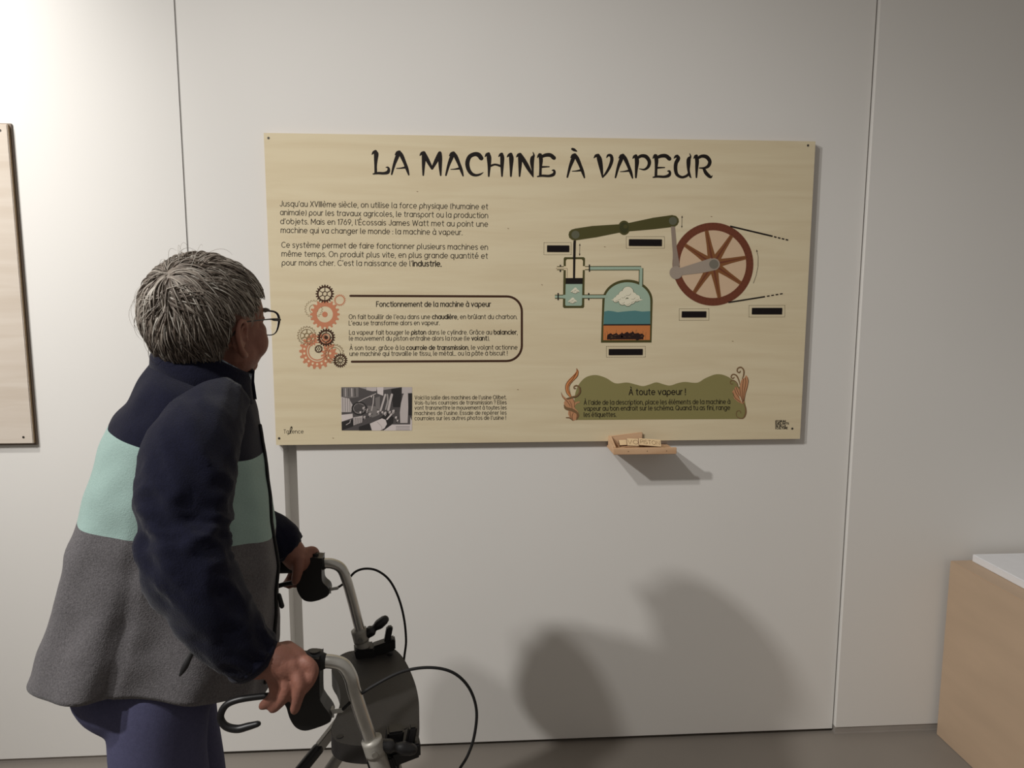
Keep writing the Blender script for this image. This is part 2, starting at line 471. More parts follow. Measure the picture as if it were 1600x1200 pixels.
def glyph(ch):
    if ch in ACC:
        b, k = ACC[ch]; wd, st = GL[b]; st = list(st)
        if b == 'i': st = st[:1]
        t = 16.2 if b in 'EA' else 12.6
        c = wd/2
        st.append([(c-1.4*k, t), (c+1.2*k, t+2.6)] if k else [(c-2.4, t), (c, t+2.2), (c+2.4, t)])
        return wd, st
    return GL[ch]

def text_line(art, txt, p0, p1, xh, wreg=1.7, wbold=2.6, layer=0, mi=0, bold=False):
    """set one line between two baseline ends (photo px); * toggles bold; words spread to fill the measure"""
    items = []; x = 0; b = bold
    ls = 3.9
    words = 0
    for ch in txt:
        if ch == '*': b = not b; continue
        if ch == ' ': x += 6.0; words += 1; items.append((' ', x, b)); continue
        wd, st = glyph(ch)
        items.append((ch, x, b)); x += wd+ls
    natural = x-ls
    L = math.hypot(p1[0]-p0[0], p1[1]-p0[1])
    sy = xh/10.0
    wreg *= 1.0+0.06*max(0, 6.0-xh)
    sx = L/natural
    if words and abs(sx/sy-1) > 0.12:         # spread the word gaps first, then the letters
        want = min(max(sx, sy*0.74), sy*1.08)
        extra = (L/want-natural)/words
        extra = max(-0.5, extra)
        x2 = 0; n = 0; new = []
        for ch, xx, bb in items:
            if ch == ' ': n += 1; continue
            new.append((ch, xx+n*extra, bb))
        items = new; sx = L/(natural+words*extra)
    ux, uy = (p1[0]-p0[0])/L, (p1[1]-p0[1])/L
    for ch, xx, bb in items:
        if ch == ' ': continue
        wd, st = glyph(ch)
        for s in st:
            pts = []
            for gx, gy in s:
                ax = (xx+gx)*sx; ay = gy*sy
                pts.append((p0[0]+ux*ax+uy*ay, p0[1]+uy*ax-ux*ay))
            if len(pts) == 2 and math.hypot(pts[1][0]-pts[0][0], pts[1][1]-pts[0][1]) < 0.2:
                art.disc(pts[0][0], pts[0][1], (wbold if bb else wreg)*sy*0.68, layer, mi, 8)
            else:
                art.stroke(pts, (wbold if bb else wreg)*sy, layer, mi)

def crop(ox, oy, s): return lambda x, y: (ox+x/s, oy+y/s)

# ---- title: brush-like capitals drawn as tapering strokes
ar = Art()
c1, c2, c3 = crop(570, 225, 8), crop(750, 225, 8), crop(925, 225, 8)
def tstroke(c, lst, dx=0, dy=0):
    q = catmull([(x+dx, y+dy, w_) for x, y, w_ in lst], 5)
    ar.stroke([c(p[0], p[1]) for p in q], [max(0.4, p[2]/8*1.1+0.15) for p in q])
def LA(c, dx, dy):
    for s in ([(410,105,36),(385,165,44),(350,260,32),(318,385,18)], [(412,103,30),(440,150,44),(480,240,36),(510,320,34),(532,392,16)],
              [(378,311,8),(430,308,14),(480,300,24),(500,300,34)], [(360,140,10),(385,116,34),(412,106,38)]): tstroke(c, s, dx, dy)
def LE(c, dx, dy):
    for s in ([(725,140,34),(742,200,44),(738,300,30),(735,395,30)], [(697,178,8),(715,150,28),(738,140,30)],
              [(745,170,30),(800,147,40),(860,147,44),(905,182,46)], [(755,295,22),(800,293,17),(845,292,12)],
              [(700,415,14),(760,405,26),(840,408,28),(895,392,36),(912,362,28),(902,338,24),(880,338,8)]): tstroke(c, s, dx, dy)
for s in ([(115,96,28),(124,130,52),(120,200,42),(118,280,30),(120,370,30)], [(70,136,8),(90,112,30),(115,98,36)],
          [(88,380,14),(150,370,28),(220,372,30),(270,358,40),(282,320,28),(268,298,20),(246,298,8)]): tstroke(c1, s)
LA(c1, 0, 0)
for s in ([(712,118,36),(718,180,46),(714,280,34),(712,396,18)], [(668,150,8),(690,125,32),(715,114,36)], [(718,114,36),(760,200,44),(822,314,26)],
          [(915,120,40),(880,200,46),(822,314,26)], [(918,118,40),(922,180,46),(924,280,38),(930,398,18)]): tstroke(c1, s)
LA(c1, 677, 13)
tstroke(c1, [(1436,185,50),(1400,142,52),(1350,134,46),(1290,165,46),(1262,240,48),(1275,320,44),(1315,378,38),(1370,398,28),(1425,385,20),(1462,362,5)])
for s in ([(85,130,36),(92,180,52),(95,280,36),(90,410,18)], [(42,166,8),(62,140,30),(88,128,34)], [(250,134,36),(258,180,46),(256,280,38),(256,410,18)],
          [(212,165,8),(232,142,28),(252,132,34)], [(108,282,24),(170,264,22),(244,284,26)]): tstroke(c2, s)
for s in ([(365,136,38),(372,190,52),(370,290,36),(367,410,20)], [(318,170,8),(340,147,30),(366,134,36)]): tstroke(c2, s)
for s in ([(475,138,36),(482,190,48),(480,290,36),(475,410,18)], [(435,170,8),(455,147,30),(480,136,36)], [(482,138,36),(530,215,46),(590,320,42),(645,420,10)],
          [(642,110,8),(654,150,20),(636,182,44),(630,240,44),(638,330,24),(645,418,10)]): tstroke(c2, s)
LE(c2, 0, 0)
LA(c2, 755, 38); tstroke(c2, [(1135,70,28),(1160,82,32),(1190,98,12)])
for s in ([(58,152,38),(75,200,56),(95,300,44),(115,425,16)], [(5,182,8),(30,157,32),(60,148,34)],
          [(165,178,10),(185,150,26),(220,156,34),(230,210,38),(205,290,34),(160,370,26),(115,428,12)]): tstroke(c3, s)
LA(c3, -42, 44)
for s in ([(530,156,34),(545,220,48),(538,320,34),(532,428,20)], [(492,190,8),(510,167,28),(535,154,30)],
          [(550,185,30),(600,158,36),(660,168,44),(700,228,40),(688,290,34),(640,328,22),(575,320,8)]): tstroke(c3, s)
LE(c3, 48, 12)
for s in ([(1050,160,32),(1065,190,42),(1035,250,42),(1030,330,40),(1050,395,36),(1110,426,28),(1170,408,28),(1195,380,24)], [(1010,188,8),(1030,167,28),(1052,158,30)],
          [(1208,130,8),(1218,165,18),(1196,200,44),(1192,260,44),(1193,340,28),(1210,410,24),(1225,432,10)]): tstroke(c3, s)
for s in ([(1285,160,32),(1300,220,44),(1295,320,32),(1292,428,18)], [(1258,190,8),(1275,167,28),(1295,156,30)],
          [(1310,185,30),(1360,162,36),(1420,172,44),(1460,228,40),(1440,286,36),(1390,310,24),(1330,310,12)],
          [(1385,320,30),(1410,370,40),(1450,412,38),(1475,425,24),(1492,405,6)]): tstroke(c3, s)
ar.build('title_lettering', I_black, label='dark brush style title LA MACHINE À VAPEUR')

# ---- paragraphs
def block(name, c, lines, xh, ink_=I_text, **k):
    a = Art()
    for t, x0, y0, x1, y1 in lines: text_line(a, t, c(x0, y0), c(x1, y1), xh, **k)
    return a.build(name, ink_)
k4 = crop(420, 220, 4)
block('introduction_text', k4, [
 ("Jusqu'au XVIIIème siècle, on utilise la force physique (humaine et", 66, 411, 1360, 432),
 ("animale) pour les travaux agricoles, le transport ou la production", 68, 465, 1360, 487),
 ("d'objets. Mais en 1769, l'Écossais James Watt met au point une", 70, 521, 1360, 541),
 ("machine qui va changer le monde : la machine à vapeur.", 73, 576, 1200, 592)], 6.0)
block('introduction_text', k4, [
 ("Ce système permet de faire fonctionner plusieurs machines en", 78, 668, 1360, 685),
 ("même temps. On produit plus vite, en plus grande quantité et", 80, 723, 1360, 740),
 ("pour moins cher. C'est la naissance de l'*industrie.", 82, 779, 1070, 788)], 6.0)
k5 = crop(430, 430, 4)
block('box_heading', k5, [("Fonctionnement de la machine à vapeur", 630, 198, 1340, 200)], 5.6, wreg=2.3)
block('box_text', k5, [
 ("On fait bouillir de l'eau dans une *chaudière*, en brûlant du charbon.", 460, 274, 1505, 277),
 ("L'eau se transforme alors en vapeur.", 460, 313, 1022, 313),
 ("La vapeur fait bouger le *piston* dans le cylindre. Grâce au *balancier*,", 463, 371, 1508, 373),
 ("le mouvement du piston entraîne alors la roue (le *volant*).", 463, 408, 1333, 410),
 ("À son tour, grâce à la *courroie de transmission*, le volant actionne", 467, 467, 1507, 467),
 ("une machine qui travaille le tissu, le métal... ou la pâte à biscuit !", 467, 503, 1445, 503)], 4.9)
block('photo_caption_text', k5, [
 ("Voici la salle des machines de l'usine Olibet.", 872, 775, 1440, 775),
 ("Vois-tu les courroies de transmission ? Elles", 872, 807, 1441, 807),
 ("vont transmettre le mouvement à toutes les", 872, 838, 1441, 839),
 ("machines de l'usine. Essaie de repérer les", 872, 871, 1441, 871),
 ("courroies sur les autres photos de l'usine !", 872, 903, 1437, 902)], 4.2)
# box outline, open on the left
a = Art()
fl = [(547, 462.6), (790, 464.2)]+[(790+23.7*math.sin(R(t)), 487.9-23.7*math.cos(R(t))) for t in range(10, 91, 10)]
fl += [(813.9, 540)]+[(790+23.9*math.cos(R(t)), 540.8+23.9*math.sin(R(t))) for t in range(0, 91, 10)]+[(550, 564.9)]
a.stroke(fl, 3.5); a.build('box_outline', I_dbrown)

# ---- gears
def gear_loop(cx, cy, ro, rr, n, ph=0.0, duty=0.25):
    pts = []
    for i in range(n):
        b = 2*PI*i/n+ph; s = 2*PI/n
        for r, t in ((rr, -0.5), (rr, -duty-0.07), (ro, -duty*0.62), (ro, duty*0.62), (rr, duty+0.07)):
            pts.append((cx+r*math.cos(b+t*s), cy+r*math.sin(b+t*s)))
    return pts
def circ(cx, cy, r, n=36): return [(cx+r*math.cos(2*PI*k/n), cy+r*math.sin(2*PI*k/n)) for k in range(n)]
def gear_art(kind, cx, cy, ro, rr, n, ri, layer, mats, spokes=0, hub=0, sw=1.0, dots=0, dot_r=0, extra=None):
    a = Art()
    if kind == 'solid': a.fill([gear_loop(cx, cy, ro, rr, n), circ(cx, cy, ri)], layer)
    else:
        g = gear_loop(cx, cy, ro, rr, n); a.stroke(g+[g[0]], 0.55, layer, caps=False); a.ring(cx, cy, ri+0.4, ri-0.4, layer)
    for s in range(spokes):
        t = 2*PI*s/spokes+PI/2
        a.stroke([(cx+hub*math.cos(t), cy+hub*math.sin(t)), (cx+ri*math.cos(t), cy+ri*math.sin(t))], sw, layer, caps=False)
    if spokes and hub: a.ring(cx, cy, hub+sw*0.5, hub-sw*0.5, layer)
    for s in range(dots):
        t = 2*PI*s/dots+PI/2
        a.disc(cx+dot_r*math.cos(t), cy+dot_r*math.sin(t), 1.75, layer+1, 1, 12)
    if extra: extra(a)
    a.build('gear', mats)
gear_art('solid', 514.5, 552, 13, 9, 11, 4, 0, [I_salmon])
gear_art('solid', 488, 531, 9.5, 7.5, 12, 4, 0, [I_salmon])
gear_art('line', 490.3, 483, 14, 12, 20, 6.8, 0, [I_thin])
def e4(a): a.disc(507.5, 491.3, 4.3, 1)
gear_art('solid', 507.5, 491.3, 23, 19.4, 18, 12.5, 1, [I_salmon], extra=e4)
gear_art('solid', 530.5, 469.3, 9.4, 7.6, 20, 6.5, 1, [I_salmon])
gear_art('solid', 507.2, 459.3, 14.4, 12.0, 20, 9.8, 3, [I_dbrown], spokes=6, hub=3.6, sw=1.1)
def e7(a): a.ring(496.3, 548.3, 14.6, 12.8, 1)
gear_art('solid', 496.3, 548.3, 28, 24, 18, 16.2, 1, [I_salmon, I_cream], dots=18, dot_r=20.3, extra=e7)
gear_art('line', 479.7, 524, 14.6, 12.4, 20, 9.8, 4, [I_thin], spokes=6, hub=3.6, sw=1.5)
gear_art('line', 522.7, 552.3, 15, 12.8, 20, 9.7, 4, [I_thin])
def e6(a):
    a.ring(509.7, 527, 7.4, 6.4, 6); a.disc(509.7, 527, 3, 6); a.ring(509.7, 527, 5.6, 4.2, 6, 1)
gear_art('solid', 509.7, 527, 14, 11.8, 20, 9.5, 6, [I_dbrown, I_salmon], spokes=4, hub=7, sw=1.0, extra=e6)
gear_art('solid', 498.3, 544.8, 6.4, 5.3, 18, 4.2, 4, [I_dbrown], spokes=6, hub=1.6, sw=0.6)
gear_art('solid', 532, 562.7, 11.2, 9.2, 20, 7.6, 6, [I_dbrown], spokes=12, hub=3.2, sw=0.8)

# ---- old black-and-white machine hall photograph
kp = crop(525, 595, 12.3)
a = Art()
def pf(lst, mi, layer): a.fill([kp(x, y) for x, y in lst], layer, mi)
def ps(lst, wd, mi, layer): a.stroke([kp(x, y) for x, y in lst], wd/12.3, layer, mi)
pf([(110,115),(1460,118),(1462,945),(125,940)], 1, 0)
pf([(110,115),(440,118),(440,300),(320,320),(110,300)], 2, 1); pf([(450,120),(780,200),(760,260),(450,300)], 1, 1)
pf([(590,118),(780,118),(780,190),(700,195),(590,170)], 4, 2); pf([(790,118),(915,118),(910,280),(800,240)], 5, 2)
pf([(440,118),(1260,118),(930,170),(590,160)], 3, 1); pf([(1060,150),(1260,130),(1250,500),(1100,500)], 0, 2)
pf([(110,300),(260,330),(330,460),(300,590),(115,590)], 4, 1)
for i in range(4): ps([(140+45*i, 320), (145+45*i, 580)], 8, 2, 2)
for i in range(5): ps([(130+60*i, 140), (135+60*i, 290)], 14, (0, 4, 1, 5, 0)[i], 2)
pf([(115,640),(330,620),(335,700),(125,770)], 5, 2); pf([(120,780),(340,730),(340,860),(125,935)], 0, 2)
pf([(345,690),(520,660),(510,790),(350,840)], 4, 2)
for i in range(4): ps([(380+36*i, 700), (378+36*i, 820)], 12, 1, 3)
ps([(340,450),(540,340),(770,240)], 14, 4, 3)
for r, mi in ((150, 0), (118, 3)):
    a.stroke([kp(455+r*0.92*math.cos(R(t)), 520+r*0.78*math.sin(R(t))) for t in range(0, 361, 15)], 1.6 if mi == 0 else 0.7, 3, mi)
for t in (20, 80, 140): ps([(455-120*math.cos(R(t)), 520-95*math.sin(R(t))), (455+120*math.cos(R(t)), 520+95*math.sin(R(t)))], 12, 1, 3)
pf([(610,470),(760,480),(850,640),(700,700),(640,600)], 2, 2); pf([(760,320),(850,290),(850,560),(770,520)], 2, 2)
ps([(950,260),(910,400),(860,570)], 34, 4, 3); ps([(990,260),(1000,380),(960,540)], 30, 3, 3); ps([(1075,260),(1040,400),(1010,550)], 44, 4, 3)
ps([(730,280),(720,420),(690,560)], 18, 4, 3)
pf([(1330,180),(1380,200),(1390,500),(1380,800),(1240,800),(1230,600),(1250,420),(1290,270)], 4, 3); pf([(1265,118),(1460,118),(1460,230),(1265,240)], 4, 2)
pf([(1395,240),(1462,240),(1462,660),(1395,650)], 0, 3)
for x, y, s_ in ((600,560,50),(660,640,46),(820,590,40),(900,600,34),(950,620,50),(1040,600,40),(1110,580,46),(560,690,40),(1160,700,36),(1190,760,30),(480,600,34),(540,520,40),(690,300,26)):
    pf([(x-s_*.6, y-s_*.5), (x+s_*.3, y-s_*.8), (x+s_*.6, y+s_*.2), (x, y+s_), (x-s_*.5, y+s_*.4)], 4 if (x+y) % 3 else 5, 3)
    ps([(x-s_*.8, y+s_), (x+s_, y-s_*.3)], 9, 0, 4)
pf([(450,870),(780,760),(980,600),(1110,690),(1100,800),(930,940),(455,942)], 0, 2)
pf([(660,810),(890,710),(960,740),(985,820),(940,900),(860,942),(700,942)], 5, 3); ps([(800,780),(880,860),(900,940)], 8, 3, 4)
ps([(985,730),(1100,600)], 26, 5, 4); ps([(210,830),(280,790),(290,740)], 12, 4, 3)
pf([(1080,830),(1430,830),(1430,690),(1462,760),(1462,945),(920,943)], 5, 3)
for yy in (866, 896, 930): ps([(1160, yy), (1420, yy)], 9, 2, 4)
a.build('photograph', G, label='black and white photograph of an old machine hall')

# ---- steam engine drawing
kA, kB, kC = crop(840, 320, 7.273), crop(860, 390, 6.667), crop(1030, 330, 7.057)
def poly(a, k, lst, layer, mi=0): a.fill([k(x, y) for x, y in lst], layer, mi)
def line(a, k, lst, wd, layer, mi=0, caps=False):
    s = (k(1, 0)[0]-k(0, 0)[0]); a.stroke([k(x, y) for x, y in lst], wd*s, layer, mi, caps)
a = Art()                                                        # flywheel
wx, wy = kC(580, 597); s7 = 1/7.057
def well(rx, ry, n=64): return [(wx+rx*s7*math.cos(2*PI*i/n), wy+ry*s7*math.sin(2*PI*i/n)) for i in range(n)]
a.fill(well(380, 386), 0, 2); a.fill([well(448, 459), well(368, 374)], 1, 0)
for i in range(8):
    t = R(11+45*i); cx, cy = math.cos(t), -math.sin(t)
    A0 = (580+40*cx, 597+40*cy); A1 = (580+372*cx, 597+378*cy)
    line(a, kC, [A0, ((A0[0]+A1[0])/2, (A0[1]+A1[1])/2), A1], [95, 62, 40] and 0.1, 2, 1)
    q = [kC(*p) for p in (A0, ((A0[0]+A1[0])/2, (A0[1]+A1[1])/2), A1)]
    a.stroke(q, [96*s7, 60*s7, 40*s7], 2, 1, caps=False)
    a.stroke(q, [22*s7, 14*s7, 3*s7], 3, 0, caps=False)
for rr_ in (0.965, 0.855):
    for i in range(64):
        t = 2*PI*i/64
        a.disc(wx+448*rr_*s7*math.cos(t), wy+459*rr_*s7*math.sin(t), 0.55, 2, 3, 6)
a.build('flywheel_drawing', [I_wheel, I_spoke, I_rose, I_dbrown])
a = Art()
poly(a, kC, [(115,180),(160,180),(180,420),(215,620),(135,630),(136,480)], 4, 0)
x0, y0 = kC(172, 690); x1, y1 = kC(590, 598)
poly(a, kC, [(215,640),(560,530),(620,660),(480,690),(220,720)], 5, 2)
a.disc(x1, y1, 66*s7, 6, 2); a.disc(x1, y1, 52*s7, 7, 1); a.disc(x0, y0, 72*s7, 6, 2)
a.build('crank_drawing', [I_grey, I_grey2, I_greyarm])
a = Art(); line(a, kC, [(770,178),(1240,290)], 17, 4)                # belt
for i in range(4): line(a, kC, [(1256+43*i, 295+10.5*i), (1284+43*i, 302+10.5*i)], 14, 4)
a.build('belt_drawing', I_black)
a = Art(); line(a, kC, [(750,1020),(1155,957)], 15, 4)
for i in range(4): line(a, kC, [(1176+48*i, 953-8*i), (1206+48*i, 948-8*i)], 12, 4)
a.build('belt_drawing', I_black)
a = Art()                                                        # beam
poly(a, kA, [(336,350),(345,315),(372,292),(410,280),(600,251),(905,232),(1030,215),(1300,158),(1515,128),(1560,138),(1588,170),(1592,205),(1575,240),(1545,262),(1300,290),(1040,312),(900,330),(650,380),(410,415),(375,408),(345,385)], 1)
bx, by = kA(968, 272); a.disc(bx, by, 68/7.27, 2, 0, 32, 82/7.27); a.disc(bx, by, 52/7.27, 3, 1, 32, 62/7.27); a.disc(bx+2.2, by-2, 3.2, 4, 0)
for x, y in ((415, 350), (1525, 195)):
    q = kA(x, y); a.disc(q[0], q[1], 46/7.27, 2, 2)
a.build('beam_drawing', [I_olive, I_olive2, I_pivot])
a = Art()                                                        # cylinder and piston
poly(a, kB, [(125,100),(135,88),(335,88),(347,100),(340,605),(330,618),(130,618),(118,605)], 0, 0)
poly(a, kB, [(148,125),(160,110),(312,110),(326,125),(322,306),(147,306)], 1, 1)
poly(a, kB, [(146,368),(320,368),(316,585),(306,594),(150,594),(142,585)], 1, 2)
poly(a, kB, [(55,182),(165,182),(165,222),(55,222)], 1, 1); poly(a, kB, [(320,182),(390,182),(390,222),(320,222)], 1, 1)
for y in (186, 218): line(a, kB, [(55, y), (126, y)], 8, 2, 0); line(a, kB, [(346, y), (390, y)], 8, 2, 0)
poly(a, kB, [(35,480),(150,480),(150,518),(35,518)], 1, 2)
for y in (482, 516): line(a, kB, [(35, y), (122, y)], 8, 2, 0)
poly(a, kB, [(147,305),(324,305),(322,367),(146,367)], 2, 3); poly(a, kB, [(224,-60),(250,-60),(244,310),(222,310)], 3, 3)
p0 = kA(392, 415); p1 = kA(420, 415); q = kB(246, 100); q0 = kB(222, 100)
a.fill([p0, p1, q, q0], 3, 3)
for x, y0_, y1_ in ((393, 165, 240), (90, 166, 186), (90, 218, 242), (68, 460, 535), (386, 460, 482), (386, 516, 536)): line(a, kB, [(x, y0_), (x, y1_)], 13, 3, 3)
line(a, kB, [(45, 203), (162, 203), (162, 300)], 2.4, 3, 3)
def cloud(k, cx, cy, s, layer, mw, md):
    for dx, dy, r in ((-1.5,.35,.35),(-1.1,.1,.45),(-.55,-.25,.6),(.1,-.65,.75),(.75,-.05,.6),(1.3,.15,.45),(-.6,.55,.5),(.1,.7,.5),(.65,.45,.45)):
        q = k(cx+dx*s, cy+dy*s); sc = (k(1, 0)[0]-k(0, 0)[0])
        a.disc(q[0], q[1]+0.35, r*s*sc*1.08, layer, md, 16); a.disc(q[0], q[1], r*s*sc, layer+1, mw, 16)
        a.stroke([(q[0]+r*s*sc*.6*math.cos(R(t)), q[1]+r*s*sc*.6*math.sin(R(t))) for t in range(20, 121, 25)], 0.35, layer+2, md, caps=False)
    for sx in (-1, 1): a.fill([k(cx+sx*1.3*s, cy+.1*s), k(cx+sx*2.15*s, cy+.38*s), k(cx+sx*1.3*s, cy+.55*s)], layer+1, mw)
cloud(kB, 245, 438, 24, 2, 4, 5); cloud(kB, 218, 542, 24, 2, 4, 5)
a.build('cylinder_drawing', [I_olive, I_cream, I_teal, I_black, I_cloud, I_olive2])
a = Art()                                                        # steam pipes
line(a, kB, [(400,204),(932,204),(930,390)], 46, 1, 0); line(a, kB, [(400,204),(932,204),(928,392)], 30, 3, 1)
line(a, kB, [(330,499),(560,499)], 44, 1, 0); line(a, kB, [(318,499),(575,499)], 28, 5, 1)
a.build('steam_pipe_drawing', [I_olive, I_teal])
a = Art()                                                        # boiler
def dome(l, r, base, cy, rx, ry, cx=790): return [(l, base), (cx-rx, cy)]+[(cx-rx*math.cos(R(t)), cy-ry*math.sin(R(t))) for t in range(6, 175, 6)]+[(cx+rx, cy), (r, base)]
poly(a, kB, dome(515, 1040, 978, 545, 262, 222), 2, 0)
poly(a, kB, dome(540, 1028, 795, 545, 238, 194), 3, 1)
poly(a, kB, [(548,655),(590,646),(640,652),(690,662),(740,656),(810,650),(870,646),(940,656),(1027,652),(1026,786),(543,786)], 4, 2)
poly(a, kB, [(541,786),(1027,786),(1027,800),(541,800)], 5, 5); poly(a, kB, [(540,800),(1027,800),(1024,952),(538,952)], 4, 3)
rr = random.Random(3)
for i in range(16):
    x = 560+28*i; h = rr.uniform(30, 85)
    line(a, kB, [(x, 950), (x+rr.uniform(-10, 10), 950-h*.6), (x+rr.uniform(-14, 14), 950-h-30)], 3, 5, 6)
cl = [(575,945)]+[(580+19*i, 905-18*math.exp(-((i-13)/4.5)**2)-16*(i % 3)*0.6-10*rr.random()) for i in range(20)]+[(958,900),(955,945)]
poly(a, kB, cl, 5, 5)
for i in range(34):
    x = rr.uniform(590, 945); top = 890+abs(x-800)*0.10
    y = rr.uniform(top, 938); q = kB(x, y)
    n = rr.randint(5, 7); r0 = rr.uniform(14, 24)/6.667
    a.fill([(q[0]+r0*rr.uniform(.7, 1.1)*math.cos(2*PI*j/n), q[1]+r0*rr.uniform(.6, .95)*math.sin(2*PI*j/n)) for j in range(n)], 6+i % 3, 5)
    if i % 3 == 0: a.stroke([(q[0]-1.6, q[1]-.6), (q[0], q[1]-1.2), (q[0]+1.4, q[1]-.4)], 0.35, 9, 6, caps=False)
cloud(kB, 785, 505, 78, 5, 4, 7)
a.build('boiler_drawing', [I_olive, I_teal, I_water, I_orange, I_cloud, I_coal, I_leaf2, I_olive2])
def arrow(k, lst, both=True):                                    # arrows
    a = Art()
    s = (k(1, 0)[0]-k(0, 0)[0]); p = [k(x, y) for x, y in lst]; a.stroke(p, 0.7, 0, 0, caps=False)
    for e, d in (((0, 1),) if not both else ((0, 1), (-1, -2))):
        vx, vy = p[e][0]-p[d][0], p[e][1]-p[d][1]; l = math.hypot(vx, vy); vx, vy = vx/l, vy/l
        a.fill([(p[e][0]+vx*.6, p[e][1]+vy*.6), (p[e][0]-vx*3-vy*1.3, p[e][1]-vy*3+vx*1.3), (p[e][0]-vx*3+vy*1.3, p[e][1]-vy*3-vx*1.3)], 0)
    a.build('motion_arrow', I_text)
arrow(kA, [(465,452),(463,588)]); arrow(kC, [(240,62),(236,195)])
arrow(kC, [(1064,440),(1082,520),(1080,620),(1060,720),(1028,810)], both=False)

# ---- black hook pads with dashed surrounds
k8 = crop(840, 320, 3.81)
for (x0, y0, x1, y1), (u0, v0, u1, v1) in (((48,247,180,285),(30,230,192,302)), ((535,212,732,250),(520,196,748,265)),
        ((850,641,997,677),(836,626,1013,694)), ((1268,622,1450,660),(1252,607,1466,676)), ((416,863,618,899),(403,848,634,912))):
    a = Art(); a.dashes([k8(u0, v0), k8(u1, v0), k8(u1, v1), k8(u0, v1), k8(u0, v0)], 1.5, 1.0, 0.75); a.build('dashed_outline', I_dash)
    P0, P1 = uv(*k8(x0, y1)), uv(*k8(x1, y0))
    mb = MB(); box(mb, P0[0], P1[0], PY-0.002, PY-0.0001, P0[1], P1[1])
    mb.build('fastener_pad', I_pad, panel, bevel=0.0005)

# ---- olive instruction box with leaf ornaments
k6 = crop(860, 560, 4)
a = Art()
top = catmull([(140,300),(150,220),(172,165),(215,122),(275,108),(340,126),(400,160),(470,155),(520,166),(570,178),(612,168),(655,155),(700,167),(740,175),(790,160),(835,153),(910,158),(962,130),(1030,106),(1092,117),(1150,158),(1196,230),(1215,310)], 5)
a.fill([k6(*p) for p in top]+[k6(x, y) for x, y in ((1214,350),(1203,374),(1180,385),(150,387),(135,360))], 0)
a.build('instruction_box', I_box)
a = Art()
text_line(a, "À toute vapeur !", k6(485, 232), k6(836, 232), 6.6, wreg=2.0, layer=2)
a.build('instruction_heading', I_black)
a = Art()
for t, x0, y0, x1, y1 in (("À l'aide de la description, place les éléments de la machine à", 204, 292, 1115, 290),
    ("vapeur au bon endroit sur le schéma. Quand tu as fini, range", 204, 329, 1114, 327), ("les étiquettes.", 204, 367, 403, 367)):
    text_line(a, t, k6(x0, y0), k6(x1, y1), 5.0, layer=2)
a.build('instruction_text', I_black)
kl, kr = crop(865, 570, 12), crop(1100, 560, 10.91)
def brush(k, s, lst, layer, mi, seg=6):
    q = catmull(lst, seg); a.stroke([k(p[0], p[1]) for p in q], [max(.3, p[2]/s) for p in q], layer, mi)
a = Art()
brush(kl, 12, [(412,75,6),(425,150,52),(370,235,70),(275,330,70),(235,420,66),(245,500,60),(295,595,34)], 2, 3)
brush(kl, 12, [(408,160,8),(340,280,10),(262,380,8),(250,470,6),(280,560,6)], 3, 2)
brush(kl, 12, [(412,75,4),(440,150,8),(425,230,8),(330,330,7),(280,410,7),(285,510,7),(312,598,7)], 3, 2)
brush(kl, 12, [(412,75,4),(405,160,6),(320,250,8),(225,350,8),(203,440,8),(225,540,8),(275,600,8)], 3, 2)
brush(kl, 12, [(125,525,4),(150,590,24),(205,650,44),(265,700,46),(300,780,24)], 4, 0)
brush(kl, 12, [(125,525,4),(150,610,7),(220,675,8),(265,730,8),(295,780,6)], 5, 2)
a.fill([kl(x, y) for x, y in ((235,640),(310,610),(350,640),(385,720),(380,820),(440,880),(450,960),(420,1030),(345,1055),(290,1010),(255,930),(262,850),(190,780),(175,720),(200,670))], 2, 0)
brush(kl, 12, [(180,760,16),(215,820,50),(320,850,56),(410,900,44),(445,960,30),(410,1035,14)], 4, 1)
brush(kl, 12, [(230,640,20),(330,615,34),(420,590,34),(470,520,34),(460,430,28),(410,400,28),(365,420,22),(370,455,22),(398,450,14)], 4, 1)
brush(kl, 12, [(230,655,6),(330,632,7),(430,600,7),(488,520,7),(480,430,7)], 5, 2)
brush(kl, 12, [(380,760,20),(410,720,30),(465,705,22)], 3, 0)
brush(kl, 12, [(220,995,18),(280,1000,22),(340,1045,14)], 3, 1)
brush(kl, 12, [(350,905,6),(330,970,8),(345,1045,6)], 4, 2); brush(kl, 12, [(370,890,6),(420,940,8),(410,1020,6)], 4, 2)
for lst in ([(345,650),(372,720),(372,800)], [(280,680),(320,760),(330,830)], [(290,880),(300,960),(320,1030)]): brush(kl, 12, [(x, y, 6) for x, y in lst], 4, 2)
a.build('leaf_ornament', [I_leaf, I_leaf2, I_dbrown, I_flame], label='orange flame and brown leaf ornament')
a = Art()
a.fill([kr(x, y) for x, y in ((660,800),(560,760),(490,700),(482,640),(458,590),(500,530),(515,490),(560,520),(575,560),(590,480),(612,400),(640,365),(670,355),(695,305),(725,340),(742,410),(725,520),(690,620),(668,720))], 2, 0)
for lst in ([(500,540),(530,620),(600,720),(655,790)], [(520,500),(560,600),(620,730)], [(585,500),(600,620),(640,760)], [(650,370),(640,480),(630,600),(650,760)], [(680,350),(690,440),(660,600),(655,740)], [(470,600),(510,690),(600,760)], [(725,350),(735,430),(690,600),(665,740)]):
    brush(kr, 10.91, [(x, y, 7) for x, y in lst], 3, 2)
brush(kr, 10.91, [(580,655,4),(598,700,16),(628,768,4)], 4, 3)
brush(kr, 10.91, [(630,370,10),(655,300,22),(655,220,22),(610,172,22),(555,190,20),(545,240,18),(580,262,22),(600,235,14)], 4, 1)
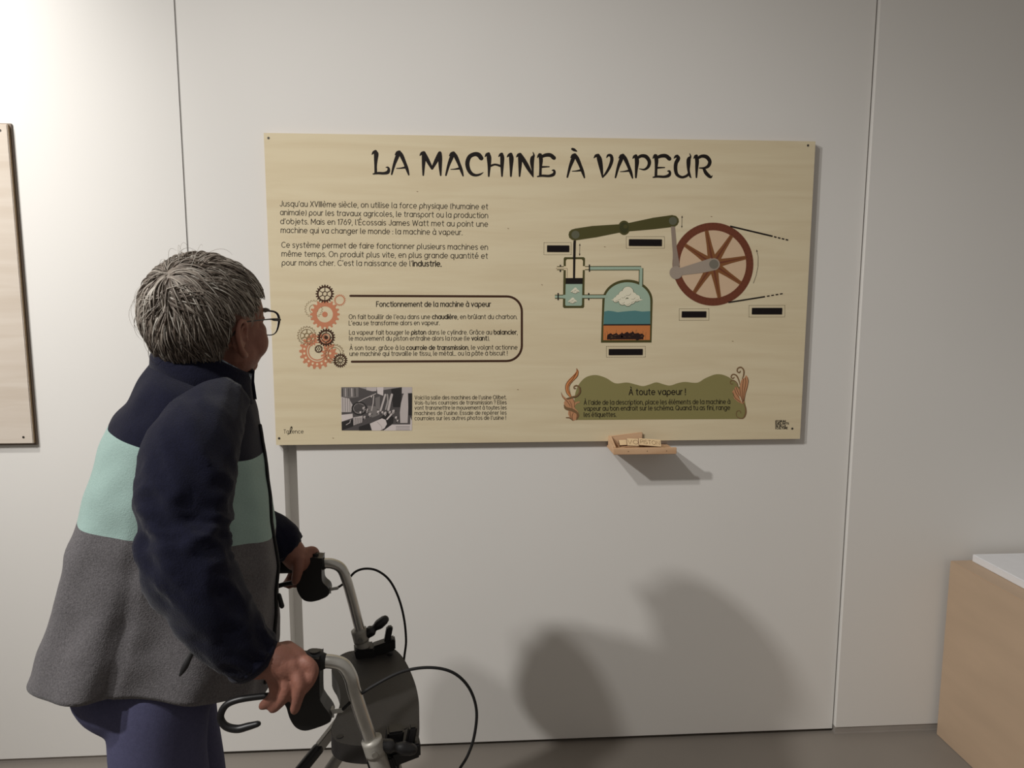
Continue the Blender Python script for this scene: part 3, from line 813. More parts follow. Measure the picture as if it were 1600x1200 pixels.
brush(kr, 10.91, [(590,470,8),(572,390,20),(530,310,22),(470,292,20),(440,335,18),(470,360,20),(495,340,12)], 4, 1)
brush(kr, 10.91, [(565,520,8),(540,440,18),(480,392,16),(430,410,12),(435,450,12),(470,455,10)], 4, 1)
brush(kr, 10.91, [(655,780,8),(685,850,20),(690,950,26),(650,1030,20),(580,1035,14),(530,990,10),(540,920,10),(590,910,10),(605,950,8)], 4, 1)
a.build('leaf_ornament', [I_leaf, I_leaf2, I_dbrown, I_cream], label='brown fern ornament with curled tips')

# ---- logos
a = Art()
text_line(a, "Ta", k5(62, 982), k5(92, 982), 4.2, wreg=1.5); text_line(a, "ence", k5(114, 982), k5(183, 982), 4.2, wreg=1.5)
q = catmull([(86,990,3),(100,980,5),(112,955,5),(110,942,8),(104,950,4),(101,970,5),(108,984,3)], 5)
a.stroke([k5(p[0], p[1]) for p in q], [p[2]/4 for p in q])
a.build('logo', I_text, label='dark script town logo reading Talence')
a = Art()
for i, (t, x1) in enumerate((("FORUM", 1225.5), ("DES ARTS", 1230.5), ("& DE LA", 1225.8), ("CULTURE", 1228.5))):
    yb = 661.4+3.55*i; text_line(a, t, (1211.2, yb), (x1, yb-0.1), 1.95, wreg=3.4)
a.stroke([(1209.9, 658.6), (1209.9, 672.4)], 0.9, 0, 0, caps=False)
a.build('logo', I_black, label='black four line logo FORUM DES ARTS & DE LA CULTURE')

M_screw = mat('screw_steel', srgb(120, 116, 108), 0.35, metal=0.9)
def screw(x, z, y, parent):
    mb = MB(); tube(mb, [(x, y-0.0006, z), (x, y+0.002, z)], 0.0036, 14, 0, caps=None)
    obox(mb, (x, y-0.0007, z), (0.7, 0, 0.7), (0, 1, 0), (-0.7, 0, 0.7), 0.003, 0.0003, 0.0006, 1)
    mb.build('screw', [M_screw, I_black], parent)
for px, py in ((417.5, 216), (1262, 228.5), (438.5, 683), (1236, 671.5)):
    x, z = uv(px, py); screw(x, z, PY, panel)
for px, py in ((522,683),(1110,340),(943,387),(1143,535),(792,358),(650,300),(808,609),(845,446)):
    a = Art(); a.stroke([(px-.8, py), (px+.9, py+.4)], 0.9, 0); a.build('wood_speck', I_leaf2)

# ================================================================== LEFT BOARD
lb = empty('plain_sign_board', (-2.0, 0, 1.03), 'plain knotty plywood board cut off at the left edge of the picture', 'sign')
mb = MB(); box(mb, -2.9, -1.285, -0.018, -0.0005, 1.040, 1.962); mb.m = [1, 1, 0, 1, 1, 1]
mb.build('board', [M_knotply, M_plyedge], lb, bevel=0.002)
mb = MB(); box(mb, -2.895, -1.281, -0.006, -0.0003, 1.034, 1.966)
mb.build('backing_frame', mat('brown_backing', srgb(118, 104, 92), 0.7), lb)
screw(-1.305, 1.944, -0.018, lb); screw(-1.312, 1.060, -0.018, lb)

# ================================================================== LABEL TRAY AND LABELS
M_raw = wood('raw_pine', srgb(214, 178, 142), srgb(186, 146, 110), seed=7.0)
M_tag = wood('label_wood', srgb(226, 198, 156), srgb(214, 184, 142), seed=9.0)
M_burn = mat('burnt_edge', srgb(92, 56, 44), 0.7, noise_amt=0.2, noise_scale=80)
tray = empty('label_tray', (0.56, 0, 1.0), 'small pine tray fixed under the lower edge of the steam engine panel', 'tray')
TX0, TX1 = 0.452, 0.646
mb = MB(); box(mb, TX0, TX1, -0.100, -0.001, 1.004, 1.012); mb.build('base', M_raw, tray, bevel=0.001)
mb = MB(); box(mb, TX0, TX1, -0.108, -0.100, 1.003, 1.023); mb.build('front_lip', M_raw, tray, bevel=0.001)
mb = MB(); prism(mb, [(-0.1005, 1.0121), (-0.0235, 1.0121), (-0.0235, 1.045), (-0.035, 1.044), (-0.1005, 1.026)], (TX0, 0, 0), (0, 1, 0), (0, 0, 1), (1, 0, 0), 0.007)
mb.build('side_board', M_raw, tray, bevel=0.0008)
mb = MB(); prism(mb, [(TX0+0.007, 1.012), (TX0+0.105, 1.012), (TX0+0.105, 1.055), (TX0+0.007, 1.044)], (0, -0.024, 0), (1, 0, 0), (0, 0, 1), (0, 1, 0), -0.006)
mb.build('back_board', M_raw, tray, bevel=0.0008)
for nx in (0.497, 0.555, 0.615):
    mb = MB(); tube(mb, [(nx, -0.1083, 1.013), (nx, -0.107, 1.013)], 0.0013, 8, 0, caps=None); mb.build('nail', I_black, tray)

def wtag(c, ang, tilt, ln, hh, label, word=None, th=0.005, face=M_tag):
    o = empty('wooden_label', c, label, 'label', 'wooden word labels in the tray')
    ax = Vector((math.cos(ang), 0.05, math.sin(ang))).normalized()
    up = Vector((0, math.sin(tilt), math.cos(tilt))); up = (up-ax*up.dot(ax)).normalized()
    nr = ax.cross(up)                      # away from the viewer is -nr when nr.y<0
    if nr.y > 0: nr = -nr
    mb = MB(); obox(mb, c, ax, nr, up, ln/2, th/2, hh/2)
    mb.m = [1, 1, 1, 0, 1, 1] if False else [1]*6
    for i, f in enumerate(mb.f):
        ce = sum((Vector(mb.v[j]) for j in f), Vector())/4
        if (ce-Vector(c)).dot(nr) > th*0.4: mb.m[i] = 0
    mb.build('tile', [face, M_burn], o)
    if word:
        sh = hh*0.55/14; tot = 0; lay = []
        for ch in word:
            wd, st = glyph(ch); lay.append((tot, st)); tot += wd+3.5
        sw_ = min(ln*0.86/(tot-3.5), sh*1.3)
        mb = MB()
        for x0, st in lay:
            for s in st:
                pts = [Vector(c)+nr*(th/2+0.0003)+ax*((x0+p[0])*sw_-(tot-3.5)*sw_/2)+up*(p[1]*sh-7*sh) for p in s]
                tube(mb, pts, 0.00055, 5, 0, caps=None)
        mb.build('word', I_leaf2, o)
    return o
wtag((0.490, -0.066, 1.030), 0.03, 0.85, 0.026, 0.020, 'blank wooden label with burnt edge at the left end of the heap in the tray', th=0.007)
wtag((0.518, -0.074, 1.0335), -0.06, 0.62, 0.038, 0.024, 'wooden label showing the letters VO, left of the PISTON label', 'VO')
wtag((0.570, -0.076, 1.0325), -0.10, 0.62, 0.070, 0.023, 'wooden label reading PISTON on top of the heap in the tray', 'PISTON')
wtag((0.572, -0.052, 1.0240), -0.02, 0.85, 0.062, 0.020, 'blank wooden label half hidden behind the PISTON label')

# ================================================================== PLINTH
M_plinth = mat('pale_plywood_plinth', srgb(188, 163, 137), 0.55, noise_amt=0.05, noise_scale=3, stretch=(1, 1, 5))
M_whiteslab = mat('white_laminate', srgb(226, 226, 228), 0.5, noise_amt=0.02, noise_scale=30)
mb = MB(); box(mb, 1.598, 2.60, -0.95, -0.034, 0, 0.615)
tag(mb.build('display_plinth', M_plinth, bevel=0.002), 'pale plywood plinth against the wall at the right edge', 'plinth')
mb = MB(); box(mb, 1.664, 2.585, -0.93, -0.046, 0.6155, 0.640)
tag(mb.build('plinth_cover', M_whiteslab, bevel=0.002), 'white board lying flat on top of the plywood plinth', 'board')
#PERSON#
# ================================================================== PERSON
HD = Vector((0.985, 0.1736, 0)).normalized()        # the way the body faces
SD = Vector((0.1736, -0.985, 0)).normalized()       # her right side (towards the room)
UP = Vector((0, 0, 1))
B0 = Vector((-0.50, -0.90, 0))
def onbody(px, py, side=0.0):
    """photo point on the upright plane through the body axis, pushed `side` metres to her right"""
    d = ray(px, py); o = B0+SD*side
    n = SD
    return CAM+d*((o-CAM).dot(n)/d.dot(n))

M_skin = mat('skin', srgb(138, 92, 77), 0.62, noise_amt=0.06, noise_scale=60, bump=0.25, bump_scale=260, sss=0.12)
M_navy = mat('navy_fleece', srgb(19, 20, 37), 0.9, noise_amt=0.18, noise_scale=260, bump=0.5, bump_scale=500, sheen=0.12, spec=0.1)
M_mint = mat('mint_fleece', srgb(150, 174, 168), 0.9, noise_amt=0.05, noise_scale=260, bump=0.4, bump_scale=500, sheen=0.1, spec=0.1)
M_grey = mat('grey_melange_fleece', srgb(97, 94, 96), 0.95, noise_amt=0.26, noise_scale=320, bump=0.6, bump_scale=420, sheen=0.15, spec=0.1)
M_black = mat('black_trim', srgb(18, 17, 18), 0.6)
M_trous = mat('slate_blue_cotton', srgb(76, 76, 102), 0.85, noise_amt=0.08, noise_scale=200, bump=0.3, bump_scale=700, spec=0.15)
M_shirt = bpy.data.materials.new('checked_shirt'); M_shirt.use_nodes = True
_nt = M_shirt.node_tree; _b = _nt.nodes['Principled BSDF']; _b.inputs['Roughness'].default_value = 0.9
_tc = _nt.nodes.new('ShaderNodeTexCoord'); _ck = _nt.nodes.new('ShaderNodeTexChecker')
_ck.inputs['Scale'].default_value = 160; _ck.inputs['Color1'].default_value = srgb(150, 160, 172); _ck.inputs['Color2'].default_value = srgb(92, 104, 122)
_nt.links.new(_tc.outputs['Object'], _ck.inputs['Vector']); _nt.links.new(_ck.outputs['Color'], _b.inputs['Base Color'])

person = empty('person', (-0.50, -0.90, 0), 'grey haired person in navy, mint and grey fleece leaning on a walking frame', 'person')

# ---- head frame
AZ = R(62)
HF = Vector((math.cos(AZ), math.sin(AZ), 0)); HR = Vector((math.sin(AZ), -math.cos(AZ), 0))
PIT = R(4)
HFp = (HF*math.cos(PIT)+UP*math.sin(PIT)); HU = (UP*math.cos(PIT)-HF*math.sin(PIT))
EAR = at(381, 526, -0.935)
HC = EAR-HR*0.076                                    # midpoint between the ears
def hp(f, r, u): return HC+HFp*f+HR*r+HU*u
HAX = (HFp, HR, HU)

body = MB()
ellipsoid(body, hp(-0.010, 0, 0.046), (0.096, 0.074, 0.082), HAX)
ellipsoid(body, hp(0.040, 0, -0.003), (0.058, 0.062, 0.075), HAX)
ellipsoid(body, hp(0.034, 0, -0.032), (0.061, 0.063, 0.050), HAX)
ellipsoid(body, hp(0.066, 0, -0.064), (0.026, 0.032, 0.020), HAX)
for s in (-1, 1):
    ellipsoid(body, hp(0.058, 0.038*s, -0.018), (0.031, 0.029, 0.034), HAX)
    ellipsoid(body, hp(0.0835, 0.031*s, 0.0225), (0.0135, 0.0165, 0.0070), HAX); ellipsoid(body, hp(0.0825, 0.031*s, 0.0035), (0.0130, 0.0155, 0.0060), HAX)
    ellipsoid(body, hp(0.068, 0.036*s, 0.000), (0.024, 0.022, 0.022), HAX)
    ellipsoid(body, hp(0.086, 0.011*s, -0.019), (0.013, 0.009, 0.009), HAX)
    # ear: rim, lobe, hollow left between them
    rim = [(0.010, 0.070, -0.004), (0.004, 0.079, 0.020), (-0.010, 0.085, 0.030), (-0.022, 0.088, 0.022), (-0.025, 0.087, 0.004), (-0.018, 0.083, -0.014), (-0.006, 0.077, -0.030), (0.003, 0.073, -0.034)]
    stube(body, [tuple(hp(f, r*s, u))+(q,) for (f, r, u), q in zip(rim, (0.004, 0.0048, 0.005, 0.005, 0.005, 0.005, 0.0068, 0.006))], 4, 10)
    stube(body, [tuple(hp(f, r*s, u))+(q,) for f, r, u, q in ((-0.004, 0.078, 0.018, 0.0035), (-0.013, 0.081, 0.010, 0.004), (-0.013, 0.080, -0.004, 0.004), (-0.004, 0.077, -0.014, 0.004))], 3, 8)
    ellipsoid(body, hp(-0.008, 0.070*s, -0.002), (0.018, 0.005, 0.028), HAX)
    ellipsoid(body, hp(0.007, 0.075*s, -0.006), (0.004, 0.004, 0.006), HAX)
ellipsoid(body, hp(0.055, 0, 0.040), (0.050, 0.060, 0.054), HAX); ellipsoid(body, hp(0.082, 0, 0.032), (0.018, 0.048, 0.014), HAX)
stube(body, [tuple(hp(*p[:3]))+(p[3],) for p in ((0.094, 0, 0.026, 0.009), (0.102, 0, 0.006, 0.010), (0.109, 0, -0.014, 0.0125), (0.100, 0, -0.022, 0.010))], 4, 12)
ellipsoid(body, hp(0.083, 0, -0.043), (0.011, 0.023, 0.0055), HAX); ellipsoid(body, hp(0.081, 0, -0.053), (0.010, 0.020, 0.006), HAX)
NECK0 = onbody(335, 600)
stube(body, [tuple(hp(-0.022, -0.004, 0.0))+(0.052,), tuple(hp(-0.022, -0.010, -0.04))+(0.047,), tuple(NECK0+UP*0.02)+(0.048,), tuple(NECK0-UP*0.06-HD*0.02)+(0.064,)], 5, 22)
stube(body, [tuple(hp(0.020, 0, -0.052))+(0.036,), tuple(hp(0.0, 0, -0.075))+(0.040,), tuple(NECK0-UP*0.01+HD*0.012)+(0.042,)], 5, 20)
# torso, hips and legs hidden by the clothes
TS = [(onbody(310, 660), 0.105), (onbody(285, 760), 0.105), (onbody(268, 900), 0.105), (onbody(250, 1010), 0.10)]
stube(body, [tuple(c)+(r,) for c, r in TS], 5, 24)
SHR, SHL = onbody(325, 668, 0.15), onbody(330, 650, -0.165)
stube(body, [tuple(SHL)+(0.045,), tuple(onbody(320, 640))+(0.07,), tuple(SHR)+(0.045,)], 5, 18)
LEG0, LEG1 = onbody(250, 1100, 0.085), onbody(249, 1190, 0.085)
def legpts(sgn):
    """hip, knee and ankle line of one leg: her right for +1, left for -1"""
    off = Vector((0, 0, 0)) if sgn > 0 else SD*-0.170+HD*-0.008
    a, b = LEG0+off, LEG1+off
    return a, b, Vector((b.x+0.02, b.y, 0.46)), Vector((b.x, b.y, 0.26)), Vector((b.x-0.015, b.y, 0.085))
for s in (-1, 1):
    a, b, k_, c_, d_ = legpts(s)
    stube(body, [tuple(a+UP*0.05)+(0.064,), tuple(b)+(0.060,), tuple(k_)+(0.052,), tuple(c_)+(0.047,), tuple(d_)+(0.034,)], 5, 18)
    stube(body, [(d_.x, d_.y, 0.07, 0.030), (d_.x+0.05, d_.y+0.008, 0.05, 0.030), (d_.x+0.13, d_.y+0.02, 0.042, 0.024)], 4, 14)
stube(body, [tuple(LEG0+UP*0.07)+(0.062,), tuple(onbody(250, 1040))+(0.085,), tuple(LEG0+SD*-0.17+HD*-0.008+UP*0.07)+(0.062,)], 4, 18)

# ---- arms: photo points with a distance from the wall
ARM_R = [(320, 664, -1.02), (298, 712, -1.085), (291, 772, -1.12), (287, 832, -1.145), (296, 888, -1.165), (320, 936, -1.17), (352, 986, -1.165), (396, 1030, -1.155)]
ARM_R3 = [at(*p) for p in ARM_R]
WR = at(414, 1032, -1.150)
stube(body, [tuple(p)+(r,) for p, r in zip(ARM_R3+[WR], (0.045, 0.044, 0.042, 0.040, 0.038, 0.036, 0.033, 0.029, 0.026))], 4, 16)
EL_L = SHL+SD*(-0.07)-UP*0.25+HD*0.02
WL = at(466, 876, -0.715)
stube(body, [tuple(SHL)+(0.044,), tuple(EL_L)+(0.038,), tuple(at(440, 850, -0.72))+(0.031,), tuple(WL)+(0.026,)], 6, 16)

def finger(pts):
    stube(body, [tuple(at(x, y, Y))+(r,) for x, y, Y, r in pts], 5, 12)
# right hand: back of the hand over the grip, fingers down its outer side on to the brake
stube(body, [tuple(WR)+(0.025,), tuple(at(432, 1033, -1.155))+(0.027,), tuple(at(450, 1040, -1.155))+(0.026,), tuple(at(466, 1046, -1.152))+(0.022,)], 5, 16, flat=1.0)
for q in (((420,1030,-1.150,.020),(426,1046,-1.158,.017),(427,1060,-1.160,.0125)), ((428,1026,-1.145,.020),(438,1044,-1.160,.018),(444,1060,-1.166,.0125)),
          ((438,1022,-1.140,.020),(453,1036,-1.160,.018),(463,1050,-1.168,.0125)), ((446,1020,-1.132,.020),(464,1027,-1.150,.0155),(473,1034,-1.159,.0112))): finger(q)
finger([(426,1056,-1.160,.0115),(429,1072,-1.164,.0098),(430,1082,-1.163,.0100),(423,1093,-1.156,.0088),(413,1101,-1.148,.0080),(410,1103,-1.147,.0070)])
finger([(444,1058,-1.166,.0120),(447,1072,-1.172,.0102),(446,1084,-1.171,.0104),(438,1096,-1.163,.0090),(428,1106,-1.154,.0082),(426,1108,-1.153,.0070)])
finger([(463,1050,-1.168,.0120),(467,1064,-1.176,.0104),(469,1076,-1.177,.0104),(465,1092,-1.172,.0090),(461,1106,-1.166,.0084),(460,1110,-1.165,.0072)])
finger([(469,1031,-1.156,.0112),(480,1036,-1.163,.0108),(488,1046,-1.165,.0105),(485,1060,-1.168,.0100),(478,1072,-1.166,.0090),(474,1078,-1.163,.0078)])
finger([(438,1022,-1.125,.014),(455,1026,-1.098,.0125),(474,1036,-1.092,.0115),(488,1046,-1.096,.0095),(492,1050,-1.098,.0085)])        # thumb along the inner side
# nails
# left hand on the far grip, seen from the thumb side
stube(body, [tuple(WL)+(0.024,), tuple(at(474, 872, -0.705))+(0.024,), tuple(at(482, 872, -0.695))+(0.020,)], 4, 14)
finger([(466,872,-.735,.014),(466,886,-.742,.0125),(464,897,-.744,.0110),(462,906,-.742,.0095),(461,909,-.741,.0080)])       # thumb
finger([(478,866,-.705,.015),(488,862,-.695,.0125),(492,868,-.680,.0110),(488,884,-.672,.0100),(480,893,-.675,.0090)])
finger([(472,868,-.690,.014),(482,870,-.672,.0115),(480,890,-.660,.0105),(470,905,-.668,.0095),(462,913,-.680,.0085)])
finger([(466,870,-.690,.014),(470,876,-.668,.0115),(466,896,-.658,.0105),(457,910,-.668,.0095),(452,915,-.678,.0080)])
finger([(460,872,-.692,.013),(460,880,-.670,.0108),(456,898,-.660,.0095),(449,910,-.668,.0088),(446,913,-.676,.0078)])
skin = remeshed(body, 'body', M_skin, person, 0.0028, 5, 0.5)

M_eye = mat('eye_white', srgb(232, 228, 220), 0.15); M_iris = mat('iris', srgb(72, 60, 44), 0.15)
for s in (-1, 1):
    mb = MB(); ellipsoid(mb, hp(0.0815, 0.031*s, 0.013), (0.0125, 0.0115, 0.0105), HAX, 20)
    ellipsoid(mb, hp(0.0895, 0.031*s, 0.0125), (0.0055, 0.0055, 0.0055), HAX, 14, 1)
    mb.build('eye', [M_eye, M_iris], person, smooth=True)
M_lip = mat('lip', srgb(126, 72, 66), 0.45)
skin.data.materials.append(M_lip)
for pgn in skin.data.polygons:
    d = pgn.center-HC
    f, r_, u = d.dot(HFp), d.dot(HR), d.dot(HU)
    if f > 0.07 and abs(u+0.048) < 0.0085*(1-(r_/0.026)**2) and abs(r_) < 0.026: pgn.material_index = 1
M_brow = mat('eyebrow_hair', srgb(120, 108, 96), 0.6)
rb = random.Random(5)
for s in (-1, 1):
    mb = MB()
    for i in range(60):
        t = rb.random(); p = hp(0.098-0.020*t*t, (0.014+0.042*t)*s, 0.031+0.006*math.sin(PI*t*0.8)+rb.uniform(-.003, .003))
        tube(mb, [p, p+HFp*0.005+HR*0.004*s+HU*0.002, p+HFp*0.007+HR*0.009*s+HU*0.001], [0.0007, 0.0006, 0.0002], 3, caps=None)
    mb.build('eyebrow', M_brow, person)

# ---- hair
M_hair = [mat('hair_ash', srgb(122, 112, 102), 0.6, noise_amt=0.3, noise_scale=120), mat('hair_grey', srgb(156, 147, 136), 0.6),
          mat('hair_silver', srgb(184, 178, 168), 0.55), mat('hair_dark', srgb(92, 80, 70), 0.6)]
HK = hp(-0.022, 0, 0.044)
def hsurf(ph, th, k=1.0):
    """ph: angle from the forehead round to her right, th: elevation"""
    f = math.cos(th)*math.cos(ph); r = math.cos(th)*math.sin(ph); u = math.sin(th)
    a = 0.127 if f > 0 else 0.098
    b = 0.084
    c = 0.098 if u > 0 else 0.104
    return HK+HFp*(a*f*k)+HR*(b*r*k)+HU*(c*u*k)
def hairline(ph):
    d = abs(math.degrees((ph+PI) % (2*PI)-PI))
    xs = [0, 25, 45, 58, 66, 76, 84, 91, 97, 102, 110, 135, 180]; ys = [34, 28, 14, 6, -2, -6, -1, 0, -14, -36, -46, -52, -56]
    return R(float(np.interp(d, xs, ys)))
mb = MB(); NP, NT = 96, 26
V = []
for j in range(NT+1):
    for i in range(NP):
        ph = 2*PI*i/NP; t0 = hairline(ph)
        th = t0+(PI/2*0.999-t0)*(j/NT)
        p0 = hsurf(ph, th)
        n = noise.noise(Vector((math.cos(ph)*5, math.sin(ph)*5, th*2.2)))+0.6*noise.noise(Vector((math.cos(ph)*14, math.sin(ph)*14, th*3)))
        edge = min(1.0, j/3.0)
        k = (0.93+0.07*edge)+0.028*n*edge
        V.append(hsurf(ph, th, k))
V0 = len(V)
F = []
for j in range(NT):
    for i in range(NP):
        F.append((j*NP+i, j*NP+(i+1) % NP, (j+1)*NP+(i+1) % NP, (j+1)*NP+i))
F.append(tuple(NT*NP+i for i in range(NP)))
base = len(V)
for i in range(NP):
    ph = 2*PI*i/NP; V.append(hsurf(ph, hairline(ph), 0.80))
for i in range(NP): F.append((base+i, base+(i+1) % NP, (i+1) % NP, i))
mb.add(V, F, 0)
rh = random.Random(11)
def to_loc(p):
    d = p-HK; return d.dot(HFp), d.dot(HR), d.dot(HU)
WH = hsurf(R(165), R(42))-HK
WH.normalize()
def strand(p, length, lift, wdt, mi, jitter, free=False):
    pts = [p.copy()]; steps = 9; L = 0
    k = 1.0
    dirj = Vector((rh.gauss(0, jitter), rh.gauss(0, jitter), rh.gauss(0, jitter)))
    clump = Vector((noise.noise(p*38), noise.noise(p*38+Vector((9, 3, 1))), noise.noise(p*38+Vector((4, 7, 2)))))*1.15
    for s in range(steps):
        d = p-HK; f, r, u = d.dot(HFp), d.dot(HR), d.dot(HU)
        nrm = Vector(d).normalized()
        away = nrm-WH*1.0
        g = away-nrm*away.dot(nrm)
        if g.length > 1e-5: g.normalize()
        down = -HU-nrm*(-HU).dot(nrm)
        wdn = 0.35+0.9*max(0, -u/0.1)+0.35*abs(r)/0.09
        fl = g+down*wdn*(0.8 if f < 0.06 else 0.25)+dirj+clump
        fl = fl-nrm*fl.dot(nrm); fl.normalize()
        st = length/steps
        p = p+fl*st
        # stay on a shell that lifts a little along the strand
        d = p-HK; f, r, u = d.dot(HFp), d.dot(HR), d.dot(HU)
        a = 0.127 if f > 0 else 0.098; c = 0.098 if u > 0 else 0.104
        q = math.sqrt((f/a)**2+(r/0.084)**2+(u/c)**2)
        if s > 1 and not free:
            pa = math.atan2(r/0.084, f/a); te = math.asin(max(-1, min(1, u/c/q))); ad = abs(math.degrees(pa))
            if te < hairline(pa)-R(11 if ad < 45 else (1 if ad < 99 else 6)): break
        tgt = 1.0+0.028*0+lift*math.sin(PI*min(1, (s+1)/steps)*0.72)
        p = HK+d*(tgt/q)
        pts.append(p.copy())
    rad = [wdt*(1-0.75*(i/(len(pts)-1))**2) for i in range(len(pts))]
    if len(pts) > 2: tube(mb, pts, rad, 3, mi, caps=None)
cnt = 0
while cnt < 3400:
    ph = rh.uniform(0, 2*PI); u = rh.uniform(math.sin(R(-54)), 1); th = math.asin(u)
    if th < hairline(ph)+R(3): continue
    p = hsurf(ph, th, 0.995)
    mi = rh.choices((0, 1, 2, 3), (4.5, 3.2, 0.9, 3.2))[0]
    dph = abs(math.degrees((ph+PI) % (2*PI)-PI))
    if dph < 75 and rh.random() < 0.35: mi = rh.choice((1, 2))
    if math.degrees(th) < 0 and dph > 100 and rh.random() < 0.5: mi = 3
    low = max(0, th-hairline(ph))
    ln = rh.uniform(0.04, 0.078)
    if dph < 45: ln = min(ln, 0.034+low*0.085)
    elif dph < 100: ln = min(ln, 0.018+low*0.085)
    else: ln = min(ln, 0.030+low*0.10)
    strand(p, ln, rh.uniform(0.02, 0.10), rh.uniform(0.0009, 0.0021), mi, 0.13); cnt += 1
for i in range(46):                                   # loose flyaway strands at the crown and nape
    ph = rh.uniform(R(110), R(250)); th = R(rh.uniform(-20, 75)); strand(hsurf(ph, th), rh.uniform(0.05, 0.085), rh.uniform(0.12, 0.26), 0.0004, rh.choice((1, 2)), 0.3, True)
for i in range(40):                                   # wisps over the top of the ear
    ph = R(rh.uniform(62, 92)); p = hsurf(ph, hairline(ph)+R(rh.uniform(4, 10)), 1.0)
    strand(p, rh.uniform(0.018, 0.028), 0.06, 0.0007, rh.choice((1, 2, 1)), 0.25, True)
hair = mb.build('hair', M_hair, person, smooth=True)

# ---- spectacles
M_frame = mat('spectacle_frame', srgb(26, 22, 20), 0.3); M_lens = mat('lens', (1, 1, 1, 1), 0.02)
M_lens.node_tree.nodes['Principled BSDF'].inputs['Transmission Weight'].default_value = 1.0
M_lens.node_tree.nodes['Principled BSDF'].inputs['IOR'].default_value = 1.02
sp = MB()
for s in (-1, 1):
    rim = [(0.106, 0.010*s, 0.030), (0.105, 0.036*s, 0.035), (0.099, 0.064*s, 0.033), (0.095, 0.074*s, 0.021), (0.097, 0.066*s, 0.001), (0.101, 0.052*s, -0.009), (0.105, 0.030*s, -0.011), (0.107, 0.012*s, -0.002)]
    rr2 = [0.0016, 0.0018, 0.0020, 0.0024, 0.0015, 0.0011, 0.0010, 0.0012]
    q = catmull([tuple(hp(*p))+(w_,) for p, w_ in zip(rim, rr2)], 5, closed=True); q.append(q[0])
    tube(sp, [p[:3] for p in q], [float(p[3]) for p in q], 8)
    stube(sp, [tuple(hp(0.095, 0.075*s, 0.020))+(0.0030,), tuple(hp(0.078, 0.077*s, 0.022))+(0.0026,), tuple(hp(0.064, 0.078*s, 0.024))+(0.0013,), tuple(hp(0.010, 0.082*s, 0.026))+(0.0012,), tuple(hp(-0.010, 0.084*s, 0.026))+(0.0012,), tuple(hp(-0.030, 0.080*s, 0.006))+(0.0014,)], 5, 8)
stube(sp, [tuple(hp(0.106, -0.010, 0.024))+(0.0014,), tuple(hp(0.109, 0, 0.028))+(0.0014,), tuple(hp(0.106, 0.010, 0.024))+(0.0014,)], 4, 8)
spec = sp.build('spectacles', M_frame, person, smooth=True)
for s in (-1, 1):
    mb = MB()
    pts = [hp(f, r*s, u) for f, r, u in ((0.106, 0.010, 0.029), (0.105, 0.036, 0.034), (0.099, 0.064, 0.032), (0.095, 0.072, 0.021), (0.097, 0.065, 0.002), (0.101, 0.052, -0.008), (0.105, 0.030, -0.010), (0.107, 0.012, -0.002))]
    c = sum(pts, Vector())/len(pts)
    bk = [p-HFp*0.0012 for p in pts]
    n = len(pts)
    mb.add(pts+bk+[c, c-HFp*0.0012], [(i, (i+1) % n, 2*n) for i in range(n)]+[(n+(i+1) % n, n+i, 2*n+1) for i in range(n)]+[(i, n+i, n+(i+1) % n, (i+1) % n) for i in range(n)])
    mb.build('lens', M_lens, spec)

# ---- jacket: rings along the trunk (back px, front px, half width)
RG = [((246,553),(378,596),.078,.0), ((240,563),(388,606),.094,.004), ((225,586),(397,628),.140,.0), ((205,622),(405,662),.160,.0), ((179,655),(412,704),.168,.0),
      ((150,732),(421,768),.170,.0), ((131,793),(428,833),.172,.0), ((112,860),(430,900),.174,.0), ((95,915),(431,955),.176,.0), ((77,972),(430,1018),.180,.0), ((60,1028),(415,1083),.184,.0)]
NSEG = 120; SUB = 9
ctrl = []
for b, f, wd, _ in RG:
    pb, pf_ = onbody(*b), onbody(*f); ctrl.append(tuple(pb)+tuple(pf_)+(wd,))
RR = catmull(ctrl, SUB)
V = []; F = []; MI = []
nr = len(RR)
def ringpt(rw, a, off=0.0):
    pb = Vector(rw[0:3]); pf_ = Vector(rw[3:6]); wd = rw[6]
    c = (pb+pf_)/2; h = (pf_-pb)/2
    ca, sa = math.cos(a), math.sin(a)
    e = 0.86
    x = math.copysign(abs(ca)**e, ca); y = math.copysign(abs(sa)**e, sa)
    return c+h*x*(1+off/h.length)+SD*y*(wd+off)
def fold(i, a):
    """soft hanging folds: stronger towards the hem, a few tucks at the side seam"""
    t = i/(nr-1)
    low = max(0, (t-0.45)/0.55)
    d = 0.010*low*math.sin(5*a+2.2*t+0.7)+0.006*low*math.sin(9*a-3*t)
    p = ringpt(RR[i], a)
    d += 0.006*noise.noise(p*9)*(0.4+low)+0.0035*noise.noise(p*22+Vector((3, 1, 7)))
    d -= 0.015*low*math.exp(-((math.atan2(math.sin(a-1.75), math.cos(a-1.75)))/0.07)**2)
    d += 0.004*math.exp(-((t-0.66)/0.03)**2)*math.sin(3*a)
    return d
for i in range(nr):
    for k in range(NSEG):
        a = 2*PI*k/NSEG
        V.append(ringpt(RR[i], a, fold(i, a)))
        V[-1] = V[-1]+UP*(0.050*max(0, (i/(nr-1)-0.45)/0.55)*abs(math.sin(a))**1.2*(1+0.9*math.cos(a)))
for i in range(nr-1):
    m_ = 0 if i < 4*SUB else (1 if i < 6*SUB else 2)
    for k in range(NSEG):
        k2 = (k+1) % NSEG
        F.append((i*NSEG+k, (i+1)*NSEG+k, (i+1)*NSEG+k2, i*NSEG+k2)); MI.append(m_)
